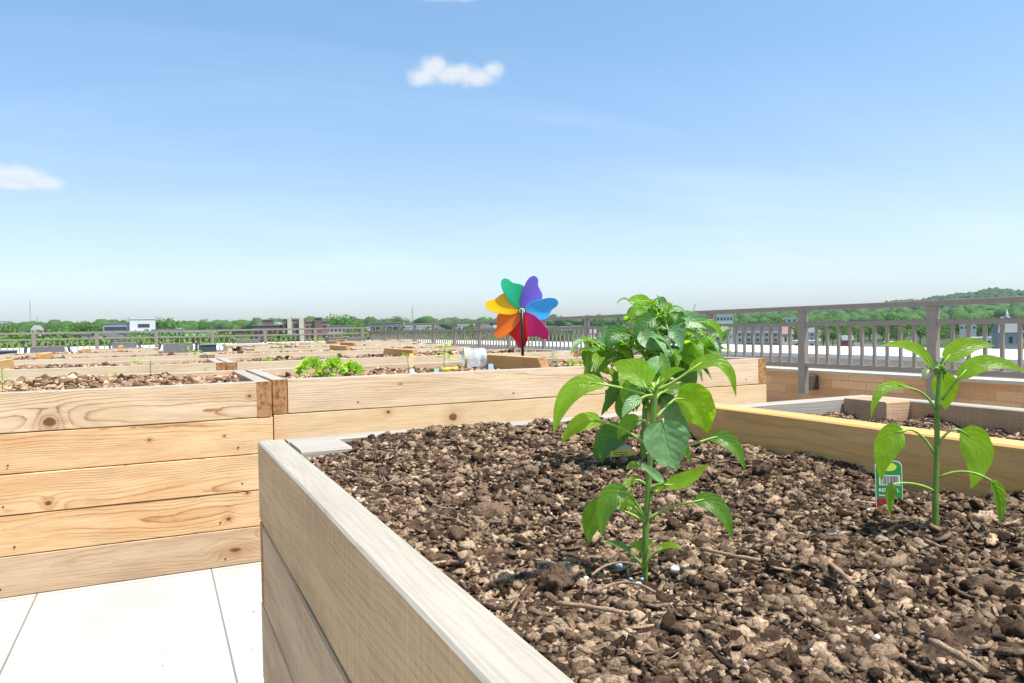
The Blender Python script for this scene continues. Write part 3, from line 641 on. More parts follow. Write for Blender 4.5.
m = MB(); m.box(-.0105, .0115, -.0006, -.0004, .0275, .0385); m.build('barcode_panel', GREYB, tg)
m = MB(); xx = -.009; g = random.Random(4)
while xx < .0098: w = g.choice((.0004, .0006, .0009)); m.box(xx, xx+w, -.0008, -.0006, .0285, .0378); xx += w+g.choice((.0005, .0007, .001))
m.build('barcode', BLACKT, tg)
for s_, sz, z in (('RED BELL', .0052, .0205), ('Sweet Pepper', .0032, .0158)):
    o = link('lettering', text_mesh(s_, sz), tg, (-.0115, -.0007, z)); o.rotation_euler = (PI/2, 0, 0); o.data.materials.append(WHITEP)
tg2 = empty('plant_tag', on_plane(622, 470, .684)); tg2.rotation_euler = (-.1, 0, -.35); tag(tg2, 'plant tag with a yellow band, half hidden under the bushy plant', 'plant tag')
m = MB(); rounded(m, -.016, .016, -.03, .034, 0, .0008, .004); m.build('card', plain('clear_card', (.45, .5, .42), .3), tg2)
m = MB(); m.box(-.0145, .0145, -.0004, -.0002, .019, .028); m.build('yellow_band', YELT, tg2)
m = MB(); m.box(-.0145, .0145, -.0004, -.0002, .008, .0185); m.build('dark_panel', plain('dark_green_print', (.02, .07, .03), .4), tg2)
m = MB(); m.box(-.0145, .0145, -.0004, -.0002, -.004, .0075); m.build('red_picture', REDT, tg2)
m = MB()
for q in range(2): m.box(-.011, .010, -.0006, -.0004, .0245-q*.003, .0254-q*.003)
m.build('printed_lines', BLACKT, tg2)
# perlite and pebbles by the stem
for q, (px, py, r_, mt) in enumerate([(619, 566, .0030, BLUEP), (675, 569, .0036, PERL), (638, 585, .0030, PERL), (631, 579, .0015, BLUEP), (642, 579, .0014, BLUEP), (586, 578, .002, PERL), (740, 640, .0016, PERL), (877, 637, .002, PERL)]):
    v = on_plane(px, py, .685); V0, F0 = ICO[2]; rr = np.random.default_rng(q)
    o = link('pebble', mesh('pebble', V0*r_*(1+rr.uniform(-.12, .12, (len(V0), 1)))*[1.1, .9, .8], F0, mt, None, True), None, v)
    tag(o, ['pale blue fertiliser pellet lying left of the nearest pepper stem', 'white perlite lump lying right of the nearest pepper stem', 'white round perlite lump just below the nearest pepper stem', 'small blue pellet between the two pale lumps below the nearest stem',
            'tiny blue pellet directly below the nearest pepper stem', 'tiny white perlite crumb left of the blue pellet', 'tiny white crumb on open soil right of the nearest plant', 'tiny white crumb on the soil below the right seedling'][q], 'pebble')
# twigs / bark strips
BARK = plain('bark_strip', (.36, .24, .15), .9, var=.35, scale=80, bump=.6)
tw = [((592, 575), (612, 556), (640, 566), .0012, 'thin curved straw beside the nearest pepper stem'), ((600, 590), (625, 574), (655, 592), .0014, 'curled root strand below the nearest pepper stem'),
      ((556, 603), (590, 606), (622, 612), .0022, 'short brown twig lying near the grey board'), ((820, 556), (845, 575), (852, 583), .0024, 'splintered bark strip lying below the right seedling'),
      ((700, 548), (730, 556), (760, 560), .0022, 'dark twig lying on the soil between the two nearest plants'), ((930, 640), (960, 655), (985, 672), .0028, 'brown bark strip in the bottom right of the soil')]
for a, b, c, r_, lb in tw:
    p = [on_plane(*q, .6905+.002*i) for i, q in enumerate((a, b, c))]; m = MB(); pts = [p[0]*(1-s)**2+p[1]*2*s*(1-s)+p[2]*s*s for s in [i/8 for i in range(9)]]; c0 = p[1].copy(); c0.z = .69
    m.tube([q-c0 for q in pts], [r_*(.6+.4*math.sin(i*1.9)**2) for i in range(9)], 6); o = m.build('twig', BARK, None, c0, smooth=True); tag(o, lb, 'twig')

# ------------------------------------------------------------------ middle bed: lettuces, seedlings, jug, pinwheel
g = random.Random(5)
for k, (px, h, w, lb) in enumerate([(310, .12, .10, 'bright lettuce clump, leftmost in the middle bed'), (333, .115, .09, 'bright lettuce clump, second in the lettuce row'), (352, .085, .065, 'small lettuce clump near the right of its row')]):
    v = on_Y(px, 375, 3.42 if k < 2 else 3.5); v.z = .665; pl = empty('lettuce', v); tag(pl, lb, 'lettuce', 'lettuces in the middle bed')
    for q in range(64):
        a = g.uniform(0, 2*PI); el = g.uniform(.15, 1.5); d = Vector((math.cos(a)*math.cos(el), math.sin(a)*math.cos(el), math.sin(el)))
        b0 = v+Vector((d.x*w*.55, d.y*w*.5, .01+d.z*h*.62)); Ls = g.uniform(.022, .042)
        rand_leaf(pl, b0-d*.015, d, (g.uniform(-1, 1), g.uniform(-1, 1), 1), Ls, Ls*.8, LETT, droop=g.uniform(-.1, .5), wave=.06, petr=.0015)
def put(px, py, Y, z): v = on_Y(px, py, Y); v.z = z; return v
seedling(put(409, 370, 3.6, .66), .105, 5, .042, 'small seedling with a thin bare stem beside a white tag', LEAFB, seed=1, low=.85, droop=.3, wk=.5)
seedling(put(444, 368, 3.55, .66), .155, 12, .05, 'taller green seedling with leaves at its top, left of the plastic jug', LEAFB, seed=2, low=.5, droop=.2, wk=.45)
# seed-packet style markers
def marker(px, Y, w, h, mat, label, z=.66, tilt=0.):
    v = put(px, 370, Y, z); o = empty('plant_marker', v); o.rotation_euler = (-.1, tilt, -.3); tag(o, label, 'plant marker'); m = MB(); rounded(m, -w/2, w/2, 0, h, 0, .0015, w*.25); m.build('card', mat, o)
    m = MB(); m.box(-w*.12, w*.12, .0003, .0012, -.03, 0); m.build('spike', WHITEP, o); return o
marker(412, 3.5, .022, .042, WHITEP, 'white blank plant marker beside the bare-stemmed seedling')
marker(436.5, 3.5, .024, .038, plain('mint_plastic', (.45, .75, .55), .4), 'mint green plant marker left of the taller seedling')
marker(491, 3.6, .026, .045, plain('pale_blue_plastic', (.50, .66, .80), .3), 'pale blue plant marker right of the plastic jug')
marker(524, 3.5, .006, .03, WHITEP, 'thin white stake in front of the pine divider')
marker(411.5, 4.0, .022, .10, plain('straw_card', (.85, .62, .30), .5), 'yellow card marker behind the bare-stemmed seedling')
v = put(452, 370, 3.72, .672); m = MB(); m.box(-.062, .062, -.02, .02, 0, .016, .004); o = m.build('seed_packet', YELT, None, v, .1); tag(o, 'yellow packet lying flat on the soil by the taller seedling', 'packet')
# plastic jug lying on its side
JUG = NT('cloudy_plastic'); q = JUG.pbr((.80, .86, .90), .18, 0, JUG.bump(JUG.noise(JUG.co(), 45, 4), .5, .003), .6); tr = JUG.n('ShaderNodeBsdfTransparent'); tr.inputs[0].default_value = (.92, .96, 1, 1)
ms = JUG.n('ShaderNodeMixShader'); JUG.put(ms.inputs[0], JUG.smooth(JUG.noise(JUG.co(), 18, 3), .3, .7, .22, .6)); JUG.put(ms.inputs[1], tr); JUG.put(ms.inputs[2], q); JUG = JUG.out(ms)
v = put(474, 365, 3.68,   .738); jug = empty('plastic_jug', v, -.25); tag(jug, 'cloudy clear plastic jug lying on its side in the middle bed', 'jug')
T = Matrix.Rotation(PI/2, 4, 'Y') @ Matrix.Scale(.88, 4); m = MB(); pr = [(.0001, -.072), (.03, -.072), (.036, -.068), (.05, -.06), (.057, -.045), (.057, -.02), (.0545, -.015), (.057, -.01), (.057, .03), (.0545, .035), (.057, .04), (.056, .06), (.050, .070), (.045, .073), (.043, .069), (.0001, .064)]
m.lathe(pr, 28, T); m.build('body', JUG, jug, smooth=True)
m = MB(); m.lathe([(.0575, -.062), (.0578, -.05), (.0576, -.046)], 28, T @ Matrix.Scale(1.004, 4)); m.build('label_strip', plain('faded_yellow_label', (.62, .55, .30), .6), jug, smooth=True)
# plants right of the divider and in other beds
for k, (px, Y, h, n, lf, mt, lb) in enumerate([(553, 3.75, .085, 16, .03, LEAFP, 'grey-green herb just right of the pine divider'), (572, 3.6, .05, 16, .03, LETT, 'low yellow-green herb right of the grey-green one'),
    (581, 3.45, .045, 14, .03, LETT, 'low bright herb hidden partly by the bushy plant'), (586, 3.9, .11, 12, .035, LEAFB, 'upright green herb at the left edge of the bushy pepper crown')]):
    seedling(put(px, 362, Y, .662), h, n, lf, lb, mt, seed=30+k, low=.1, droop=.2, name='herb', cat='herb', wk=.5)
for k, (px, py, Y, z, h, n, lf, mt, lb) in enumerate([(151, 371, 3.75, .70, .075, 7, .022, LETT, 'tiny pale seedling on the soil heap in the left front bed'), (2, 380, 3.5, .675, .09, 9, .03, LETT, 'yellow-green sprout at the left edge of the picture'),
    (27, 386, 3.35, .67, .02, 6, .02, LETT, 'flat weed sprig near the front board of the left bed'), (115, 370, 3.95, .675, .04, 7, .03, LETT, 'low pale sprig behind the soil heap of the left bed'),
    (186, 352, 7.9, .68, .14, 8, .06, LETT, 'small yellow-green seedling in front of the grey chair back'), (196, 354, 7.7, .68, .04, 8, .06, LETT, 'low green sprig right of the small seedling by the chair'),
    (282, 349, 7.8, .68, .10, 8, .05, LEAFB, 'small green seedling in a far bed left of the lettuces'), (135, 366, 5.8, .68, .03, 9, .05, LETT, 'low weed sprig in the second row of beds'),
    (268, 360, 5.6, .68, .03, 9, .05, LETT, 'low grassy sprig right of the middle gap in the second row'), (528, 345, 6.2, .68, .12, 10, .05, LEAFP, 'pale seedling just behind the pinwheel rod'), (317, 342, 12.4, .68, .10, 9, .09, LEAFB, 'green seedling patch in a far planter row'),
    (470, 351, 5.7, .68, .02, 5, .04, LETT, 'tiny sprout behind the plastic jug')]):
    seedling(put(px, py, Y, z), h, n, lf, lb, mt, seed=60+k, low=.3, droop=.2, wk=.45)
# pinwheel
pv = put(522.5, 353, 3.86, 0); PD = (pv-CAM).dot(F); hub = at(522, 311, PD-.02); base = Vector((pv.x, pv.y, .64))
pw = empty('pinwheel', base); tag(pw, 'rainbow pinwheel with seven coloured blades on a black rod', 'pinwheel')
BLK = plain('black_rod', (.015, .015, .017), .35, var=.05)
rod = Vector((base.x, base.y, 0)); rod_top = at(522, 309, PD-.035); m = MB(); m.tube([Vector((0, 0, 0)), rod_top-base], .0085, 10); m.build('rod', BLK, pw, smooth=True)
# wheel frame: x right, y up in the picture, z towards the camera
fw = -(hub-CAM).normalized(); rx = R.copy(); rx = (rx-fw*rx.dot(fw)).normalized(); ry = fw.cross(rx)
WM = Matrix(((rx.x, ry.x, fw.x, 0), (rx.y, ry.y, fw.y, 0), (rx.z, ry.z, fw.z, 0), (0, 0, 0, 1)))
# the wheel faces slightly away from the lens
OUTL = [(.03, -.02, .02), (.12, -.10, .08), (.25, -.17, .18), (.38, -.20, .27), (.5, -.215, .31), (.6, -.22, .305), (.68, -.22, .25), (.74, -.22, .155), (.80, -.215, .085), (.86, -.205, .055), (.92, -.185, .04), (.97, -.15, .01), (1., -.10, -.05)]
BC = [('green', 115, (.03, .52, .26)), ('violet', 64, (.24, .17, .72)), ('blue', 9, (.10, .58, 1.)), ('magenta', -52, (.78, .04, .30)), ('red', -97, (.80, .02, .04)), ('orange', -141, (.98, .27, .02)), ('yellow', 164, (1., .64, .0))]
for k, (nm, ang, colr) in enumerate(BC):
    t = NT(nm+'_blade'); vv = t.noise(t.co(), 14, 2); cc = t.mix(vv, tuple(x*.93 for x in colr), tuple(min(1, x*1.07) for x in colr))
    p = t.pbr(cc, .22, 0, None, .5); tr = t.n('ShaderNodeBsdfTranslucent'); t.put(tr.inputs[0], cc); ms = t.n('ShaderNodeMixShader'); ms.inputs[0].default_value = .4; t.put(ms.inputs[1], p); t.put(ms.inputs[2], tr); mt = t.out(ms)
    Lb = .212; a = math.radians(ang); V = []; K = 8
    for (u, v0, v1) in OUTL:
        for q in range(K+1):
            v_ = v0+(v1-v0)*q/K; s = (v_-.02)
            zz = .10*math.sin(min(1, u*1.3)*PI/2)*(-s*2.4)*u + 1.4*s*s*u*(1.1-u) - .05*u*u
            vx, vy = u*Lb, -v_*Lb*1.1
            V.append(Vector((vx*math.cos(a)-vy*math.sin(a), vx*math.sin(a)+vy*math.cos(a), zz*Lb*1.3-.012)))
    Fq = [(i*(K+1)+q, i*(K+1)+q+1, (i+1)*(K+1)+q+1, (i+1)*(K+1)+q) for i in range(len(OUTL)-1) for q in range(K)]
    o = link('blade', mesh('blade', [WM @ x + (hub-base) for x in V], Fq, mt, None, True), pw); o['label'] = nm+' pinwheel blade'
    sm = o.modifiers.new('thickness', 'SOLIDIFY'); sm.thickness = .0012; ss = o.modifiers.new('smooth', 'SUBSURF'); ss.levels = ss.render_levels = 1
m = MB(); TT = Matrix.Translation(hub-base) @ WM; m.lathe([(.0001, .012), (.020, .012), (.022, .006), (.022, -.012)], 24, TT); m.build('hub', BLK, pw, smooth=False)
m = MB(); m.lathe([(.0001, .0155), (.013, .0145), (.0175, .0125)], 24, TT); m.build('hub_cap', plain('cream_cap', (.62, .62, .42), .35), pw, smooth=True)

# ================================================================== RAILING, PARAPET, TERRACE FURNITURE
RAILM = plain('taupe_painted_metal', (.26, .213, .175), .5, .0, var=.10, scale=9)
def railing(label, length, rz, loc, tops=1.035, nb_first=0, posts=(), pitch=1.39, off=0., vis=(0, 100)):
    """run along local +x, posts at off + k*pitch"""
    o = empty('railing', loc, rz); tag(o, label, 'railing')
    for nm, z0, z1, w in (('top_rail', tops-.025, tops+.022, .055), ('middle_rail', tops-.180, tops-.137, .045), ('bottom_rail', tops-.582, tops-.540, .045)):
        m = MB(); m.box(0, length, -w/2, w/2, z0, z1, .004); m.build(nm, RAILM, o)
    m = MB(); m.box(-.0425, .0425, -.026, .026, .19, tops-.027, .003); pm = mesh('post', m.V, m.F, RAILM)
    m = MB(); m.box(-.045, .0, -.155, -.028, .22, .36, .004); bm_ = mesh('bracket', m.V, m.F, plain('dark_bracket_steel', (.085, .072, .062), .5))
    m = MB(); m.box(-.013, .013, -.011, .011, tops-.5385, tops-.1815); bal = mesh('baluster', m.V, m.F, RAILM)
    n = int((length-off)/pitch)+1; bx = []
    for k in range(n):
        x = off+k*pitch; p = link('post', pm, o, (x, 0, 0)); link('bracket', bm_, p)
        for q in range(1, 10): bx.append(x+.04+q*(pitch-.08)/10)
    bx = [b for b in bx if b < length-.03]
    for b in bx[vis[0]:vis[1]]: link('baluster', bal, o, (b, 0, 0))
    rest = bx[:vis[0]]+bx[vis[1]:]
    if rest:
        m = MB()
        for b in rest: m.box(b-.013, b+.013, -.011, .011, tops-.5385, tops-.1815)
        tag(m.build('balusters', RAILM, o), kind='stuff')
    return o
# right run: local x along +Y; y0 such that a post stands at Y=5.55
railing('grey-brown metal railing with upright bars along the right edge of the roof', 22.45, PI/2, (5.8, 5.55-1.39*4, 0))
railing('grey-brown metal railing crossing the far end of the roof', 27.6, PI, (5.76, 22.2, 0), tops=.985, off=.25)
# parapet: brick wall with pale coping
t = NT('large_tan_brick'); P = t.co(); x, y, z = t.sep(P)
br = t.n('ShaderNodeTexBrick'); t.put(br.inputs['Vector'], t.comb(t.math('ADD', x, y), z, 0.)); br.inputs['Scale'].default_value = 1.
br.inputs['Brick Width'].default_value = .40; br.inputs['Row Height'].default_value = .082; br.inputs['Mortar Size'].default_value = .005; br.inputs['Mortar Smooth'].default_value = .2
t.put(br.inputs['Color1'], (.66, .33, .15)); t.put(br.inputs['Color2'], (.90, .55, .29)); t.put(br.inputs['Mortar'], (.58, .38, .23)); br.inputs['Bias'].default_value = -.1
c = t.mix(t.smooth(t.noise(P, 70, 4), .3, .75), br.outputs[0], t.mix(1., br.outputs[0], (.8, .78, .75), 'MULTIPLY'))
BRICK = t.out(t.pbr(c, .9, 0, t.bump(t.math('MULTIPLY', br.outputs['Fac'], -1.), .5, .004), .2))
COPE = plain('pale_coping', (.50, .45, .37), .7, var=.08, bump=.2)
def parapet(label, x0, x1, y0, y1, mats=(BRICK, COPE)):
    o = empty('parapet_wall', ((x0+x1)/2, (y0+y1)/2, 0)); tag(o, label, 'wall'); X, Y = (x1-x0)/2, (y1-y0)/2
    m = MB(); m.box(-X, X, -Y, Y, .001, .384); m.build('brick_face', mats[0], o)
    long_y = Y > X; L = Y if long_y else X; k = -L
    while k < L-.1:
        e = min(L, k+2.4); m = MB()
        if long_y: m.box(-X-.03, X+.03, k+.003, e-.003, .384, .412, .004)
        else: m.box(k+.003, e-.003, -Y-.03, Y+.03, .384, .412, .004)
        m.build('coping_stone', mats[1], o); k += 2.4
    return o
parapet('tan brick parapet wall with a pale coping under the right railing', 5.965, 6.17, -3.0, 22.3)
parapet('tan brick parapet wall below the far railing', -20., 5.96, 22.36, 22.56)
# neighbouring lower roofs in white membrane
WROOF = plain('white_roof_membrane', (.74, .73, .70), .8, var=.06, scale=.6)
BEIGE = plain('beige_render', (.60, .52, .42), .85, var=.07, scale=2.)
def roof_block(label, x0, x1, y0, y1):
    o = empty('roof_block', ((x0+x1)/2, (y0+y1)/2, -20)); tag(o, label, 'building'); X, Y = (x1-x0)/2, (y1-y0)/2
    m = MB(); m.box(-X, X, -Y, Y, 0, 20.36); m.build('wall', BEIGE, o)
    m = MB(); m.box(-X-.04, X+.04, -Y-.04, Y+.04, 20.363, 20.423, .01); m.build('roof', WROOF, o); return o
roof_block('long white flat roof edge on a beige wall seen through the right railing', 9.0, 11.98, -12, 40)
roof_block('long white flat roof edge seen through the far railing', -40, 8.9, 25.7, 40)
m = MB(); m.box(6.22, 8.95, -12, 25.6, -1.2, -.9); m.box(-40, 6.2, 22.62, 25.6, -1.2, -.9); tag(m.build('lower_roof', plain('grey_gravel_roof', (.34, .32, .30), .95, var=.2, scale=30)), kind='structure')
m = MB(); m.box(-13.9, 5.9, -6.9, 22.3, -20, -.31); tag(m.build('building_core', BEIGE, None), kind='structure')
# grey wicker chairs near the far railing
WICK = plain('grey_wicker', (.27, .245, .235), .8, var=.3, scale=50, bump=.8); WICKD = plain('dark_wicker_frame', (.15, .135, .13), .7, var=.2, scale=30)
def chair(px, Y, rz, label, top=.73, w=.56):
    v = on_Y(px, 350, Y); v.z = 0; o = empty('wicker_chair', v, rz); tag(o, label, 'chair', 'grey wicker chairs by the far railing')
    m = MB(); z1 = top; h = w/2
    m.add([(-h, -.25, .40), (h, -.25, .40), (h*.88, -.34, z1), (-h*.88, -.34, z1), (-h, -.19, .40), (h, -.19, .40), (h*.88, -.29, z1+.005), (-h*.88, -.29, z1+.005)], [(0, 1, 2, 3), (5, 4, 7, 6), (3, 2, 6, 7), (0, 3, 7, 4), (1, 5, 6, 2), (0, 4, 5, 1)]); m.build('backrest', WICK, o)
    m = MB(); m.box(-h, h, -.19, .35, .32, .40, .01); m.build('seat', WICK, o)
    for s_ in (-1, 1):
        m = MB(); m.tube([(s_*(h+.02), -.37, z1+.02), (s_*(h+.05), -.2, .60), (s_*(h+.05), .35, .56), (s_*(h+.05), .36, .32)], .025, 6); m.build('armrest', WICKD, o)
        for yy in (-.2, .3): m = MB(); m.box(s_*h-.02, s_*h+.02, yy-.02, yy+.02, 0, .32); m.build('leg', WICKD, o)
    return o
for px, Y, w, lb in ((48, 15.2, .56, 'grey wicker chair back standing leftmost beyond the planters'), (126.5, 20.2, .56, 'low grey wicker chair back behind the left planters, second from left'), (176.5, 15.6, .56, 'grey wicker chair back left of the dark side table, the darkest one'),
                 (355, 20.3, .56, 'grey wicker chair back rightmost, just left of the railing corner'), (336, 21.2, .52, 'grey wicker chair back partly behind the rightmost one'), (247, 21.0, .6, 'grey wicker chair back above the open wooden crate')):
    chair(px, Y, rnd.uniform(-.12, .12), lb, w=w)
for px, Y, lb in ((6, 14.2, 'dark square side table at the left edge'), (207.5, 16., 'dark square side table between the wicker chair and the wooden crate')):
    v = on_Y(px, 350, Y); v.z = 0; o = empty('side_table', v, .1); tag(o, lb, 'table'); m = MB(); m.box(-.16, .16, -.16, .16, .675, .70, .004); m.build('table_top', plain('green_grey_top', (.22, .27, .25), .4), o)
    m = MB(); m.box(-.145, .145, -.145, .145, .02, .674); m.build('base', plain('charcoal_panel', (.055, .06, .065), .5), o)
v = on_Y(245, 350, 14.6); v.z = 0; o = empty('wooden_crate', v, .05); tag(o, 'open pale wooden crate frame with upright posts behind the planters', 'crate')
for xx in (-.30, -.06, .30): m = MB(); m.box(xx-.04, xx+.04, -.3, .3, 0, .655, .003); m.build('upright', PALE, o)
m = MB(); m.box(-.36, .36, -.31, .31, .657, .70, .003); m.build('top_board', PALE, o)
m = MB(); m.box(-.259, .259, .1, .3, .3, .62, .003); m.build('back_panel', TANW, o)

# ================================================================== TOWN
def sstep(a, b, x):
    t_ = np.clip((np.asarray(x, float)-a)/(b-a), 0, 1); return t_*t_*(3-2*t_)
def terrain(x, y):
    r = np.hypot(x, y); az = np.degrees(np.arctan2(x, y))
    wr = sstep(22, 36, az)*sstep(140, 110, az); z = -13.5+16.7*sstep(0, 1, (r-(70+150*wr))/(730+50*wr))-.0006*np.maximum(0, r-950)
    lob = 1+.05*np.sin(az*.9)+.04*np.sin(az*2.3+1)
    z = z+39*np.exp(-((r-1650)/420)**2)*sstep(43, 58.5, az)*lob*sstep(130, 95, az)
    z = z+3.5*np.exp(-((r-1100)/300)**2)*sstep(20, 50, az)
    return z
GR = 2400.
nr_, na_ = 90, 240
rr = 24*(GR/24)**(np.arange(nr_+1)/nr_); aa = np.linspace(0, 2*PI, na_, endpoint=False)
RR, AA = np.meshgrid(rr, aa, indexing='ij'); TX, TY = RR*np.sin(AA), RR*np.cos(AA)
TV = np.concatenate([np.stack([TX, TY, terrain(TX, TY)], -1).reshape(-1, 3), [(0, 0, -13.5)]])
i, j = np.meshgrid(np.arange(nr_), np.arange(na_), indexing='ij'); a = (i*na_+j).ravel(); b = (i*na_+(j+1) % na_).ravel()
TF = np.concatenate([np.stack([a, b, b+na_], 1), np.stack([a, b+na_, a+na_], 1), np.stack([np.full(na_, len(TV)-1), (np.arange(na_)+1) % na_, np.arange(na_)], 1)])
t = NT('town_ground'); P = t.co(); n1 = t.noise(P, .012, 4, .55); n2 = t.noise(P, .35, 4, .6)
c = t.mix(t.smooth(n2, .35, .65), (.040, .072, .022), (.085, .12, .045)); c = t.mix(t.smooth(n1, .56, .60), c, (.13, .13, .125)); 
tag(link('ground', mesh('ground', TV, TF, t.out(t.pbr(c, .95, 0, None, .1)), None, True)), kind='structure')
def gpos(px, dist):
    d = F+R*((px-512)/f); v = Vector((d.x, d.y, 0)).normalized()*dist; v.z = float(terrain(v.x, v.y)); return v, -math.atan2(v.x, v.y)
def px2m(px, dist): return px*dist/f
def topz(px, py, dist):       # height of a point seen at (px,py) at that ground distance
    d = F+R*((px-512)/f)+U*((341.5-py)/f); return EYE+d.z/math.hypot(d.x, d.y)*dist
GLASS = plain('dark_window_glass', (.035, .045, .06), .12, 0, var=.2, spec=.6)
WWALL = plain('white_painted_wall', (.68, .67, .64), .8, var=.05, scale=.5); CREAM = plain('cream_panel', (.62, .56, .43), .8, var=.05, scale=.5)
BRK = plain('dark_red_brick', (.19, .115, .095), .9, var=.15, scale=.8); BRK2 = plain('brown_pink_brick', (.28, .19, .16), .9, var=.12, scale=.8); GREYS = plain('grey_siding', (.33, .34, .35), .8, var=.08, scale=.6)
TANS = plain('tan_siding', (.48, .40, .32), .85, var=.08, scale=.6); DROOF = plain('dark_shingle', (.09, .09, .10), .9, var=.2, scale=1.5); GROOF = plain('grey_shingle', (.22, .22, .24), .9, var=.15, scale=1.2); REDW = plain('red_wall', (.38, .07, .06), .8, var=.1, scale=.6)
def wall_windows(o, w, d, h, cols, rows, sill=.3, ww=.5, wh=.5, z0=0., xo=0.):
    for r_ in range(rows):
        for c_ in range(cols):
            cx = xo-w/2+w*(c_+.5)/cols; cz = z0+h*(r_+.5)/rows; a_, b_ = w/cols*ww/2, h/rows*wh/2
            m = MB(); m.box(cx-a_, cx+a_, -d/2-.06, -d/2-.01, cz-b_, cz+b_); m.build('window', GLASS, o)
def block(o, name, x0, x1, d0, d1, z0, z1, mat, par=.35):
    m = MB(); m.box(x0, x1, d0, d1, z0, z1); m.build(name, mat, o)
    m = MB(); m.box(x0-.25, x1+.25, d0-.25, d1+.25, z1+.003, z1+par); m.build('roof', GROOF if mat is not WWALL else WWALL, o)
def bldg(name, label, cat, px, dist, group=None):
    v, rz = gpos(px, dist); o = empty(name, v, rz); tag(o, label, cat, group); return o, v
# white office building on the left skyline
o, v = bldg('office_building', 'white modern office building on the left skyline with a dark ribbon window', 'building', 130, 430)
s_ = px2m(1, 430)*.93; T = topz(140, 319.5, 430)-v.z
block(o, 'white_wing', 0*s_, 22*s_, -8, 10, 0, T, WWALL); block(o, 'grey_wing', -22*s_, -.1, -6, 8, 0, T-2.2, GREYS); block(o, 'low_wing', -14*s_, 24*s_, -16, -8.3, 0, T-7.2, GREYS)
m = MB(); m.box(7*s_, 17*s_, -8.15, -8.02, T-4.1, T-2.4); m.build('window', GLASS, o); m = MB(); m.box(-21*s_, -1.5, -6.15, -6.02, T-5.3, T-3.6); m.build('window', GLASS, o)
m = MB(); m.box(19*s_, 26*s_, -4, 4, T-1.2, T-.8); m.build('canopy', GREYS, o)
# brick and cream apartment building
o, v = bldg('apartment_building', 'brick apartment block with two cream bays, above the lettuces', 'building', 291, 300)
s_ = px2m(1, 300)*.95; T = topz(296, 319, 300)-v.z; X = lambda p: (p-291)*s_
block(o, 'brick_wing', X(255), X(283.8), -4, 10, 0, T-2.4, BRK); block(o, 'penthouse', X(264), X(274), 0, 6, T-1.9, T-.3, BRK); block(o, 'middle_wing', X(284), X(304.8), -6, 10, 0, T-.3, BRK2)
for a_, b_ in ((288, 292), (299, 303.5)): m = MB(); m.box(X(a_), X(b_), -7.2, -6.02, 0, T+.3); m.build('cream_bay', CREAM, o)
block(o, 'brick_wing', X(305), X(327), -5, 10, 0, T-1.2, BRK2); block(o, 'stair_tower', X(314), X(321), -6, -5.02, 0, T+.1, BRK)
for a_, b_, n_, dd, tt in ((256, 283, 6, -4, T-2.6), (293, 298.5, 1, -6, T-.5), (305.5, 313.5, 2, -5, T-1.5), (321.5, 326.5, 1, -5, T-1.5), (284.5, 287.5, 1, -6, T-.5)):
    for r_ in range(4):
        for c_ in range(n_):
            w_ = (X(b_)-X(a_))/n_; m = MB(); cx = X(a_)+w_*(c_+.5); z_ = tt-1.9-r_*2.9; m.box(cx-w_*.33, cx+w_*.33, dd-.12, dd-.02, z_-.75, z_+.75); m.build('window', GLASS, o)
# low building right of it, brick rows left, flat roofed building behind the railing corner
def lowb(px0, px1, ytop, dist, d, mat, label, cols, rows=1, hcut=None, roof=.35, ww=.6, wh=.45):
    pc = (px0+px1)/2; o, v = bldg('low_building', label, 'building', pc, dist); w = px2m(px1-px0, dist)*.93; T = topz(pc, ytop, dist)-v.z
    hh = min(T, hcut or 99); 
    block(o, 'wall', -w/2, w/2, -d/2, d/2, 0, T, mat, roof); wall_windows(o, w, d, min(T, rows*3.2), cols, rows, ww=ww, wh=wh, z0=max(0, T-rows*3.2-.3)); return o
lowb(326, 354, 326, 380, 12, TANS, 'low tan building right of the brick apartment block', 7, 2)
lowb(370, 404, 323.5, 260, 16, GREYS, 'flat dark-roofed building behind the far railing corner', 6, 2, ww=.8)
lowb(405, 436, 326.5, 330, 16, WWALL, 'white-fronted flat building right of the dark-roofed one', 6, 1, ww=.7)
lowb(457, 476, 325, 420, 18, WWALL, 'white shed-like building left of the pinwheel', 4, 1)
lowb(154, 184, 330, 360, 12, GREYS, 'long grey building right of the white office block', 8, 2)
lowb(187, 214, 332, 300, 12, WWALL, 'low white-roofed shed in the trees left of centre', 5, 1)
lowb(216, 244, 331.5, 330, 12, BRK, 'low brick building with a row of windows left of the apartment block', 7, 2)
lowb(46, 74, 335, 250, 9, BRK2, 'low brown brick building at the far left', 6, 1); lowb(78, 100, 334.5, 270, 9, TANS, 'low pinkish terrace of houses at the far left', 5, 1)
lowb(0, 9, 322, 800, 25, CREAM, 'distant cream building at the left edge of the skyline', 3, 1)
lowb(610, 622, 327.5, 420, 14, WWALL, 'small white building seen just left of the bushy plant', 3, 1)
lowb(708, 716, 317, 330, 10, GREYS, 'grey building right of the bushy plant', 2, 2); lowb(717, 733, 315.5, 420, 14, WWALL, 'white flat building right of the bushy plant', 5, 1)
